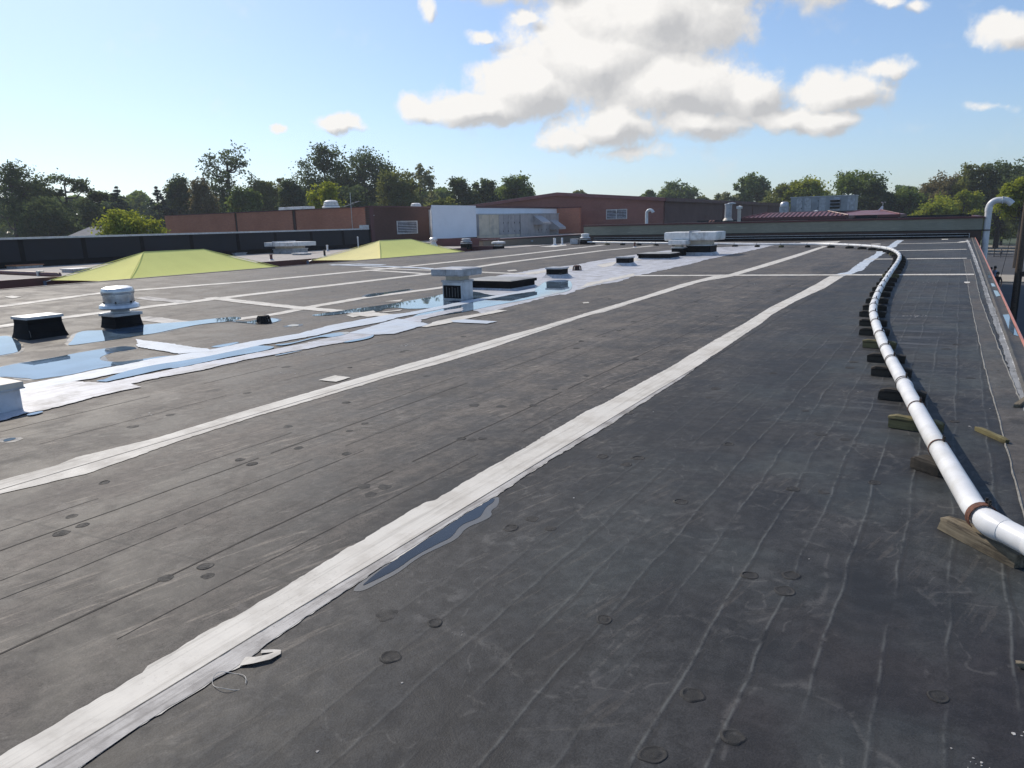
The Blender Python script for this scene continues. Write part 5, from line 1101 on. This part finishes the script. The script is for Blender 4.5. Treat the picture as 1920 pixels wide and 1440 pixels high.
t = thing('blower', 'round topped grey blower at left end of the grey rooftop unit', 'fan', (-15.45, 79.6, 1.1)); MB().box(-.42, .42, -.4, .4, .9, 1.6).obj('case', MM['grey_metal'], t, False, .02); MB().box(-.3, .3, -.3, .3, GZ - 1.1, .9).obj('stand', MM['dark'], t)
b = MB(); b.lathe([(.42, 1.58), (.45, 1.75), (.40, 1.95), (.25, 2.08), (.001, 2.1)], 20); b.obj('dome', MM['galv'], t, True); MB().lathe([(.5, 1.55), (.5, 1.60)], 20).obj('rim', MM['galv'], t)
P = onY(1530, 398, 60); t = thing('roof_fan', 'tiny bright white mushroom vent before the grey rooftop unit', 'fan', (P[0], 60, 1.66)); b = MB(); b.lathe([(.12, 0), (.12, .12), (.20, .14), (.20, .22), (.13, .25), (.13, .30), (.17, .33), (.17, .40), (.001, .45)], 16); b.obj('body', MM['white_metal'], t, True)
t = thing('weather_vane', 'small pale bracket with spinning cups on top of the plain maroon roof', 'weather vane', (-5.45, 66, 2.0)); MB().frustum((-.22, .14, -.1, .1, 0), (.02, .14, -.05, .05, .32)).obj('bracket', MM['white_metal'], t); MB().tube([(.1, 0, .3), (.1, 0, .62)], .02, 6).obj('stem', MM['galv'], t)
for k in range(3):
    a = 2.09 * k; MB().lathe([(.001, -.05), (.05, 0), (.06, .04)], 8, (.1 + .15 * math.cos(a), .15 * math.sin(a), .6)).obj('cup', MM['galv'], t)

# ------------------------------------------------------------------ shade canopies in the courtyard
def canopy(name, label, x0, x1, y0, y1, ze, ya, yb, zt, endmat):
    t = thing(name, label, 'canopy', ((x0 + x1) / 2, (y0 + y1) / 2, GZ), 0, 'lime shade canopies in the courtyard'); o_ = tuple(t.location); xm = (x0 + x1) / 2
    def panel(a, c, d, e, sag, mat):
        # eave a->c sags inward, ridge e->d
        b = MB(); n, m = 14, 8; vs = []
        for j in range(m + 1):
            v = j / m
            for i in range(n + 1):
                u = i / n; lo = np.array(a) * (1 - u) + np.array(c) * u; hi = np.array(e) * (1 - u) + np.array(d) * u; mid = (np.array(e) + np.array(d)) / 2
                cur = 4 * u * (1 - u) * sag; lo2 = lo + (np.array([mid[0], mid[1], lo[2]]) - lo) * cur + np.array([0, 0, .10 * 4 * u * (1 - u) * 0])
                p = lo2 * (1 - v) + hi * v; p[2] -= .045 * math.sin(math.pi * v) * (1 - .0 * u); vs.append(p)
        b.add(vs, [(j * (n + 1) + i, j * (n + 1) + i + 1, (j + 1) * (n + 1) + i + 1, (j + 1) * (n + 1) + i) for j in range(m) for i in range(n)]); o = part(b, 'fabric_panel', mat, t, o_, smooth=True); return o
    A, B_, C_, D_ = (x1, y0, ze), (x1, y1, ze), (x0, y1, ze), (x0, y0, ze); E_, F_ = (xm, ya, zt), (xm, yb, zt)
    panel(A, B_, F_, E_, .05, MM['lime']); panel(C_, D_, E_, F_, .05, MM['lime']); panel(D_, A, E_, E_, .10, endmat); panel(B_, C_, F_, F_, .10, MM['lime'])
    for (p, q) in ((A, E_), (B_, F_), (C_, F_), (D_, E_), (E_, F_)): part(MB().tube([np.array(p) + [0, 0, .012], np.array(q) + [0, 0, .004]], .013, 6), 'welt', endmat, t, o_)
    for p in (A, B_, C_, D_):
        dx = .14 if p[0] == x1 else -.14; dy = .14 if p[1] == y1 else -.14
        part(MB().tube([(p[0] + dx, p[1] + dy, GZ), (p[0] + dx, p[1] + dy, p[2] - .02)], .06, 10), 'post', MM['steel_post'], t, o_); part(MB().tube([p, (p[0] + dx, p[1] + dy, p[2] - .06)], .018, 5), 'corner_bracket', MM['galv'], t, o_)
canopy('shade_canopy', 'larger lime green hip canopy at left with both faces green', -28.15, -23.35, 14.1, 21.0, .06, 16.3, 18.85, .96, mat_fabric('sunlit_lime_cloth', (.88, .84, .33)))  # end cloth coloured a lighter lime for the sun falling on it
canopy('shade_canopy', 'lime green canopy with sunlit yellow end face, in front of the louver', -27.9, -23.35, 26.6, 34.2, .10, 29.2, 31.8, .97, MM['yellow'])

# ------------------------------------------------------------------ street furniture at right
PB = (2.72, 44.0, GZ); t = thing('utility_pole', 'dark wooden utility pole at right edge of the picture', 'pole', PB)
MB().tube([(0, 0, 0), (0, 0, 3.0), (0, 0, 9.5)], [.165, .155, .12], 14).obj('shaft', MM['pole'], t, True); MB().tube([(.13, -.12, 0), (.13, -.115, 2.8)], .035, 8).obj('conduit', MM['cable'], t)
MB().tube([(0, 0, 8.6), (-.6, 9, -.5 + .0)], .012, 5).obj('guy_wire', MM['cable'], t); MB().box(.10, .24, -.2, -.1, 2.7, 2.95).obj('box', MM['iron'], t)
F0 = (4.3, 116.5); t = thing('chain_fence', 'low chain link fence behind the playing child', 'fence', (F0[0], F0[1], GZ))
for k in range(9): MB().tube([(k * 3.0, 0, 0), (k * 3.0, 0, 1.42)], .045, 8).obj('post', MM['iron'], t)
for z in (1.38, .72, .08): MB().tube([(0, 0, z), (24, 0, z)], .028, 6).obj('rail', MM['iron'], t)
b = MB()
for k in range(150):
    x = k * .16; b.tube([(x, .0, .08), (x + 1.0 if x < 23 else 24, 0, 1.08 if x < 23 else .9)], .003, 3, cap=False); b.tube([(x, 0, 1.38), (x + 1.0 if x < 23 else 24, 0, .38)], .003, 3, cap=False)
o = b.obj('mesh_wire', MM['iron'], t); o['kind'] = 'stuff'

# people
def person(loc, hgt, face, label, shirt, trousers, hair, skin, pose='stand', group=None):
    t = thing('person', label, 'person', loc, face, group); s = hgt / 1.75; me = bpy.data.meshes.new('body'); bm = bmesh.new(); ly = bm.verts.layers.skin.verify(); V = {}
    st = .16 if pose == 'stride' else .0
    J = {'pel': (0, 0, .95, .15), 'bel': (0, .01, 1.08, .135), 'che': (0, .02, 1.30, .165), 'nek': (0, 0, 1.49, .06), 'hed': (0, .015, 1.58, .085), 'top': (0, .01, 1.70, .085),
         'hl': (-.10, 0, .88, .10), 'kl': (-.11, st + .02, .48, .068), 'al': (-.12, st * 1.6 - .02, .09, .045), 'tl': (-.13, st * 1.6 + .13, .04, .04),
         'hr': (.10, 0, .88, .10), 'kr': (.11, -st * .5 + .02, .48, .068), 'ar': (.12, -st * 1.8 - .02, .09, .045), 'tr': (.13, -st * 1.8 + .13, .04, .04),
         'sl': (-.19, 0, 1.40, .062), 'el': (-.27, -.02, 1.12, .045), 'wl': (-.25, .06, .88, .034), 'fl': (-.245, .09, .78, .034),
         'sr': (.19, 0, 1.40, .062), 'er': (.28, -.03, 1.12, .045), 'wr': (.25, .05, .88, .034), 'fr': (.24, .08, .78, .034)}
    for k, (x, y, z, r_) in J.items():
        v = bm.verts.new((x * s, y * s, z * s)); v[ly].radius = (r_ * s, r_ * s); V[k] = v
    V['pel'][ly].use_root = True
    for a, c in (('pel', 'bel'), ('bel', 'che'), ('che', 'nek'), ('nek', 'hed'), ('hed', 'top'), ('pel', 'hl'), ('hl', 'kl'), ('kl', 'al'), ('al', 'tl'), ('pel', 'hr'), ('hr', 'kr'), ('kr', 'ar'), ('ar', 'tr'), ('che', 'sl'), ('sl', 'el'), ('el', 'wl'), ('wl', 'fl'), ('che', 'sr'), ('sr', 'er'), ('er', 'wr'), ('wr', 'fr')): bm.edges.new((V[a], V[c]))
    bm.to_mesh(me); bm.free(); tmp = bpy.data.objects.new('body', me); COL.objects.link(tmp); tmp.modifiers.new('s', 'SKIN'); tmp.modifiers.new('u', 'SUBSURF').levels = 2
    dg = bpy.context.evaluated_depsgraph_get(); m2 = bpy.data.meshes.new_from_object(tmp.evaluated_get(dg)); bpy.data.objects.remove(tmp); m2.materials.clear()
    for n, c in (('skin', skin), ('shirt', shirt), ('trousers', trousers)): m2.materials.append(simple(n, c, .8, 0, .12, 8, None, .05))
    for p_ in m2.polygons:
        c = p_.center / s; p_.use_smooth = True
        p_.material_index = 2 if c.z < .97 and abs(c.x) < .235 else (1 if c.z < 1.47 and c.z > .9 and not (abs(c.x) > .2 and c.z < 1.16) else 0)
        if c.z < .12: p_.material_index = 2
    o = bpy.data.objects.new('body', m2); COL.objects.link(o); o.parent = t
    b = MB(); b.lathe([(.088 * s, 1.60 * s), (.10 * s, 1.66 * s), (.095 * s, 1.73 * s), (.06 * s, 1.79 * s), (.001, 1.80 * s)], 14, (0, -.012 * s, 0)); b.obj('hair', simple('hair', hair, .6, 0, .2, 20, None, .1), t, True)
    for sx in (-1, 1): MB().lathe([(.001, -.012 * s), (.011 * s, 0), (.001, .012 * s)], 6, (sx * .032 * s, .096 * s, 1.62 * s)).obj('eye', MM['dark'], t)
    return t
p = onZ(1871, 569, GZ)
pa, pb, pc = atd(1871.5, 509, 49.5), atd(1866.5, 498, 55.5), atd(1859, 499, 56)
person((pa[0], pa[1], GZ), 1.82, R(170), 'person in black shirt walking below the roof edge, seen from behind', (.012, .012, .014), (.02, .02, .024), (.02, .015, .012), (.38, .22, .15))
person((pb[0], pb[1], GZ), 1.78, R(120), 'person in light blue shirt standing behind the one in black', (.34, .43, .58), (.05, .06, .09), (.02, .015, .012), (.36, .21, .14))
person((pc[0], pc[1], GZ), 1.66, R(90), 'person in grey blue shirt at far left of the group by the wall', (.17, .20, .27), (.04, .05, .07), (.018, .014, .012), (.38, .23, .16))
P = onZ(1876, 483.8, GZ); person((P[0], P[1], GZ), 1.12, R(150), 'child in dark clothes walking along the fence on the playground', (.03, .04, .05), (.05, .055, .06), (.015, .012, .01), (.3, .18, .12), 'stride')

# ------------------------------------------------------------------ trees
LEAF = {'dark': mat_leaf('dark_leaves', (0.048, 0.072, 0.038), (0.11, 0.145, 0.062)), 'mid': mat_leaf('mid_leaves', (0.075, 0.12, 0.042), (0.165, 0.215, 0.07)),
        'olive': mat_leaf('olive_leaves', (0.105, 0.13, 0.048), (0.2, 0.22, 0.08)), 'lime': mat_leaf('lime_leaves', (0.155, 0.205, 0.042), (0.3, 0.33, 0.072)),
        'pale': mat_leaf('pale_leaves', (0.15, 0.172, 0.088), (0.24, 0.25, 0.135)), 'spruce': mat_leaf('spruce_needles', (0.034, 0.052, 0.045), (0.066, 0.086, 0.07)),
        'brown': mat_leaf('brownish_leaves', (0.125, 0.118, 0.062), (0.2, 0.178, 0.092))}
def leaf_mesh(name, cen, nor, size, tint, mat, asp=.62):
    n = len(cen); nor = nor / (np.linalg.norm(nor, axis=1)[:, None] + 1e-9); a = RNG.normal(size=(n, 3)); a -= nor * (a * nor).sum(1)[:, None]; a /= np.linalg.norm(a, axis=1)[:, None] + 1e-9; c = np.cross(nor, a)
    s = size[:, None]; vs = np.empty((n, 4, 3)); vs[:, 0] = cen - a * s; vs[:, 1] = cen - c * s * asp; vs[:, 2] = cen + a * s; vs[:, 3] = cen + c * s * asp
    me = bpy.data.meshes.new(name); me.vertices.add(n * 4); me.vertices.foreach_set('co', vs.ravel()); me.loops.add(n * 4); me.loops.foreach_set('vertex_index', np.arange(n * 4, dtype=np.int32)); me.polygons.add(n); me.polygons.foreach_set('loop_start', np.arange(0, n * 4, 4, dtype=np.int32))
    at = me.attributes.new('tint', 'FLOAT', 'POINT'); at.data.foreach_set('value', np.repeat(tint, 4).astype(np.float32)); me.materials.append(mat); me.update(); me.validate(); return me
GRP = 'trees behind the school'
def tree(label, x, top, wpx, D, style, col, group=GRP, base_frac=None, name=None, dens=1.0, ground=GZ):
    pt = atd(x, top, D); h = pt[2] - ground; w = wpx * D / F; loc = (pt[0], pt[1], ground)
    nm = name or {'round': 'broadleaf_tree', 'sparse': 'sparse_tree', 'spruce': 'spruce_tree', 'bush': 'bush', 'tall': 'broadleaf_tree', 'layer': 'layered_tree'}[style]
    t = thing(nm, label, 'bush' if style == 'bush' else 'tree', loc, 0, group); rg = RNG; ls = .0026 * D ** .92 * .98
    limbs = MB(); cen = []; tint = []; nor = []
    if style == 'spruce':
        w *= 2.3; limbs.tube([(0, 0, 0), (0, 0, h * .97)], [h * .018 + .05, .02], 7)
        nl = 26
        for k in range(nl):
            f = k / (nl - 1); z = h * (.12 + .87 * f); rr = w / 2 * (1 - f) ** .85 + .12; nb = max(4, int(9 * (1 - f) + 3))
            for q in range(nb):
                a = rg.uniform(0, 6.283); L_ = rr * rg.uniform(.7, 1.12); tip = np.array([math.cos(a) * L_, math.sin(a) * L_, -L_ * .16]); m = int(85 * dens * (L_ / (w / 2) + .3))
                u = rg.uniform(.15, 1, m) ** .7; c = np.outer(u, tip) + [0, 0, z] + rg.normal(size=(m, 3)) * [.10 * L_, .10 * L_, .05 * L_ + .04]; cen.append(c); tint.append(np.full(m, rg.uniform(0, 1)) * .6 + u * .4); nor.append(rg.normal(size=(m, 3)) * .6 + [0, 0, 1])
                if q < 4: limbs.tube([(0, 0, z), tuple(tip * .8 + [0, 0, z])], [.05, .015], 4)
    else:
        bf = base_frac if base_frac is not None else {'round': .22, 'sparse': .32, 'bush': .02, 'tall': .25, 'layer': .25}[style]
        zc = h * (bf + 1) / 2; rz = h * (1 - bf) / 2; rx = w / 2 * 1.08; top_r = h * .014 + .05
        lean = rg.normal(size=2) * h * .02
        if style != 'bush': limbs.tube([(0, 0, -.1), (lean[0] * .4, lean[1] * .4, h * .3), (lean[0], lean[1], h * .62), (lean[0] * 1.3, lean[1] * 1.3, h * .86)], [top_r * 1.8, top_r * 1.25, top_r * .7, top_r * .2], 8)
        nb = {'round': 24, 'sparse': 20, 'bush': 9, 'tall': 18, 'layer': 20}[style]
        for k in range(nb):
            # boughs: fill the envelope, larger in the middle
            for _ in range(40):
                zz_ = rg.uniform(-.9, .92); an_ = rg.uniform(0, 6.283); rad = rg.uniform(.45, 1) ** .6 if k else .2; ro_ = math.sqrt(max(0, 1 - abs(zz_) ** 2.6)) * .80; c = np.array([math.cos(an_) * ro_ * rad * rx, math.sin(an_) * ro_ * rad * rx, zz_ * rz * .80])
                if style in ('round', 'tall') and c[2] < -rz * .55 and rad > .6: continue
                break
            if k == 1: c = np.array([0, 0, rz * .68])
            if k == 2: c = np.array([rx * RGT[0], rx * RGT[1], 0]) * .66
            if k == 3: c = np.array([-rx * RGT[0], -rx * RGT[1], 0]) * .66
            br = np.array([rx, rx, rz]) * rg.uniform(.26, .40) * (.8 if style in ('sparse', 'layer') else 1.0) * (1.12 if style == 'bush' else 1)
            if style == 'layer': br[2] *= .38; br[:2] *= 1.15
            c = c + [lean[0], lean[1], zc]
            if c[2] - br[2] < .2: c[2] = br[2] + .2
            if style != 'bush' or k < 4:
                z0 = max(.1, min(h * .78, c[2] - .55 * np.linalg.norm(c[:2]))); limbs.tube([(lean[0] * z0 / h, lean[1] * z0 / h, z0), tuple((c + [lean[0] * .3, 0, z0]) / 2 if 0 else (np.array([lean[0] * z0 / h, lean[1] * z0 / h, z0]) * .45 + c * .55 - [0, 0, .04 * h])), tuple(c)], [top_r * .62, top_r * .4, top_r * .14], 6)
            ncl = {'round': 22, 'sparse': 13, 'bush': 22, 'tall': 20, 'layer': 16}[style]
            for q in range(ncl):
                d = rg.normal(size=3); d /= np.linalg.norm(d); cc = c + d * br * rg.uniform(.55, 1.08); m = int({'round': 30, 'sparse': 15, 'bush': 30, 'tall': 26, 'layer': 26}[style] * dens)
                cr = float(br.mean()) * rg.uniform(.20, .36); pts = cc + rg.normal(size=(m, 3)) * [cr, cr, cr * .62]; cen.append(pts); tint.append(np.clip(rg.uniform(0, 1) * .65 + rg.uniform(0, .4, m), 0, 1)); nor.append(rg.normal(size=(m, 3)) * .75 + d * .5 + [0, 0, .55])
                if q % 4 == 0: limbs.tube([tuple(c), tuple(cc)], [top_r * .13, top_r * .05], 4)
    cen = np.concatenate(cen); tint = np.concatenate(tint); nor = np.concatenate(nor); cen[:, 2] = np.maximum(cen[:, 2], .08)
    sz = ls * RNG.uniform(.7, 1.35, len(cen)) * ({'spruce': 1.25}.get(style, 1.0)); me = leaf_mesh('crown', cen, nor, sz, tint, LEAF[col], .34 if style == 'spruce' else .62)
    o = bpy.data.objects.new('crown' if style != 'bush' else 'foliage', me); COL.objects.link(o); o.parent = t
    limbs.obj('trunk' if style != 'bush' else 'stems', MM['bark'], t, True); return t
T = [
 ('tall dark broadleaf tree at the far left edge', 5, 302, 120, 95, 'tall', 'dark'), ('thin grey green tree between the far left tree and the layered one', 55, 330, 50, 120, 'sparse', 'dark'),
 ('dark tree with layered flat clumps, second from left', 118, 314, 120, 100, 'layer', 'dark'), ('dark dense tree low in front of the layered tree', 85, 372, 100, 92, 'round', 'dark'), ('dark lopsided tree left of the left spruce', 175, 345, 62, 105, 'layer', 'dark'),
 ('dark spruce left of the sky gap', 218, 350, 72, 110, 'spruce', 'spruce'), ('dark spruce right of the sky gap', 292, 350, 74, 110, 'spruce', 'spruce'), ('dark broadleaf tree right of the right spruce', 345, 332, 66, 115, 'round', 'dark'),
 ('reddish topped olive tree before the tall open tree', 378, 330, 44, 110, 'tall', 'brown'), ('tall open crowned tree with leaning limbs, highest on the left', 416, 272, 100, 120, 'sparse', 'dark'), ('low green tree at foot of the tall open tree', 455, 352, 60, 105, 'round', 'mid'),
 ('olive green round tree above the red brick wall', 492, 334, 66, 120, 'round', 'olive'), ('narrow pale tree behind the olive one', 525, 328, 40, 135, 'sparse', 'pale'), ('dark small tree left of the great oak', 545, 338, 46, 112, 'round', 'dark'),
 ('great dark oak, left half of the biggest crown pair', 605, 270, 122, 125, 'round', 'dark'), ('great dark oak, right half of the biggest crown pair', 682, 280, 118, 128, 'round', 'dark'), ('low dark tree filling below the great oaks', 650, 345, 110, 112, 'round', 'dark'),
 ('bright green cone shaped young tree behind the ribbed fan', 615, 345, 58, 82, 'tall', 'lime'), ('willow green airy tree right of the great oaks', 745, 316, 74, 118, 'tall', 'olive'), ('pale sparse tall tree beyond the brown wing', 788, 303, 62, 135, 'sparse', 'pale'),
 ('low olive bushy tree behind the brown wing', 828, 372, 66, 100, 'round', 'olive'), ('round dark oak above the white panel', 858, 334, 74, 125, 'round', 'dark'), ('small dark round tree right of the round oak', 908, 338, 50, 128, 'round', 'dark'), ('mid green round tree at left end of the gym roof', 968, 330, 72, 130, 'round', 'mid'),
 ('tree top just peeping over the gym ridge', 1085, 358, 34, 190, 'round', 'olive'), ('small green tree above the gym eave, left of the big round one', 1217, 356, 32, 190, 'round', 'mid'), ('round green tree rising over the gym eave', 1272, 341, 76, 190, 'round', 'mid'), ('tiny tree top at the eave right of the round one', 1318, 366, 26, 195, 'round', 'olive'),
 ('airy yellowish tree left of the flue stack', 1362, 358, 52, 160, 'sparse', 'pale'), ('dark round tree above the flue stack', 1408, 328, 62, 165, 'round', 'mid'), ('olive tree behind the left end of the grey unit', 1468, 345, 74, 140, 'round', 'olive'), ('yellow green broad tree behind the grey unit', 1520, 338, 92, 138, 'round', 'lime'),
 ('dark green big tree right of the grey unit', 1610, 320, 108, 125, 'round', 'mid'), ('dark green leaning tree beside the big one', 1650, 333, 62, 120, 'tall', 'dark'), ('flat topped pine far beyond the maroon roof', 1703, 338, 56, 170, 'layer', 'mid'), ('dark green tree mass below the flat topped pine', 1698, 358, 84, 120, 'round', 'mid'),
 ('brownish mixed tree in the right hand woods', 1762, 330, 82, 125, 'tall', 'brown'), ('bare twigged tree top in the right woods', 1796, 322, 40, 140, 'sparse', 'brown'), ('light feathery spire tree in the right woods', 1828, 305, 62, 120, 'tall', 'olive'), ('tall dark tree in the right woods behind the exhaust pipe', 1885, 302, 92, 118, 'round', 'dark'),
 ('sunlit lime bushy tree left of the exhaust pipe', 1755, 378, 72, 108, 'round', 'lime'), ('sunlit green tree just behind the exhaust pipe', 1810, 356, 92, 112, 'round', 'lime'), ('yellow green tree overhanging the right edge', 1925, 335, 80, 75, 'round', 'lime'), ('dark understorey tree behind the utility pole', 1885, 385, 86, 130, 'round', 'mid'), ('dark leafy tree at far right beyond the frame edge', 1965, 310, 110, 110, 'round', 'dark')]
for (lab, x, top, w, D, st, col) in T: tree(lab, x, top, w, D, st, col, base_frac=(.55 if x == 1925 else .05) if x > 1690 else None)
tree('small bright yellow green tree behind the black parapet', 245, 395, 128, 62, 'round', 'lime', None, .1, 'small_tree', 1.3)
for i, (x, top, w, D, col) in enumerate([(1860, 415, 60, 165, 'mid'), (1900, 420, 60, 168, 'olive'), (1845, 432, 50, 160, 'mid'), (1935, 415, 60, 165, 'mid'), (1875, 440, 40, 162, 'lime')]):
    tree(['dark bush at the wood edge right of the exhaust pipe', 'olive bush at the wood edge beside the utility pole', 'low bush at foot of the exhaust pipe trees', 'bush at the wood edge right of the utility pole', 'small lime bush low at the wood edge'][i], x, top, w, D, 'bush', col, 'bushes at the wood edge')
# distant woods as one mass
cen = []
for (x0, x1, top, D, n) in ((-200, 500, 372, 170, 14000), (480, 1000, 362, 170, 12000), (1330, 1700, 380, 230, 6000), (1680, 2150, 350, 215, 14000)):
    xs = RNG.uniform(x0, x1, n); lump_ = 8 * np.sin(xs * .045) + 6 * np.sin(xs * .11 + 1) ; ys = top + lump_ + RNG.uniform(0, 1, n) ** 1.3 * (455 - top)
    dd = D + RNG.uniform(-6, 6, n); cen.append(np.array([atd(a, b_, c_) for a, b_, c_ in zip(xs, ys, dd)]))
cen = np.concatenate(cen); cen = cen[cen[:, 2] > GZ]; me = leaf_mesh('distant_woods', cen, RNG.normal(size=cen.shape) + [0, 0, .6], RNG.uniform(.45, .9, len(cen)), RNG.uniform(0, 1, len(cen)), LEAF['mid'])
o = bpy.data.objects.new('distant_woods', me); COL.objects.link(o); put(o, kind='stuff')
# house roof between the trees at left
P = atd(166, 447, 88); t = thing('house', 'grey shingled house roof glimpsed between trees at left', 'house', (P[0], P[1], GZ)); dirx = Vector((RGT[0], RGT[1], 0)).normalized(); t.rotation_euler = (0, 0, math.atan2(dirx.y, dirx.x)); hz = 1.1 - GZ
MB().box(-3.2, 5, 0, 7, 0, hz).obj('wall', MM['siding'], t); b = MB(); b.add([(-3.5, -.4, hz), (5.3, -.4, hz), (5.3, 7.4, hz), (-3.5, 7.4, hz), (-1.6, 3.5, hz + 1.5), (5.3, 3.5, hz + 1.5)], [(0, 1, 5, 4), (1, 2, 5), (2, 3, 4, 5), (3, 0, 4), (3, 2, 1, 0)]); b.obj('roof', MM['shingle'], t)
# overhead cable at left
A, B_ = atd(-80, 378, 75), atd(420, 388, 82); pts = [A * (1 - k / 16) + B_ * k / 16 - np.array([0, 0, .35 * 4 * (k / 16) * (1 - k / 16)]) for k in range(17)]
put(MB().tube(pts, .012, 4).obj('overhead_cable', MM['cable']), 'thin overhead cable crossing before the left hand trees', 'cable')
# ------------------------------------------------------------------ light morning haze
hz_ = MB().box(-420, 420, -60, 420, GZ - 1.0, 26.0); hm = bpy.data.materials.new('haze'); hm.use_nodes = True; hn = hm.node_tree
hn.nodes.remove(hn.nodes['Principled BSDF']); pv = hn.nodes.new('ShaderNodeVolumePrincipled'); pv.inputs['Color'].default_value = (.80, .86, .95, 1); pv.inputs['Density'].default_value = .00042; pv.inputs['Anisotropy'].default_value = .2
hn.links.new(pv.outputs[0], hn.nodes['Material Output'].inputs['Volume']); put(hz_.obj('haze', hm), kind='stuff')
bpy.context.view_layer.update()
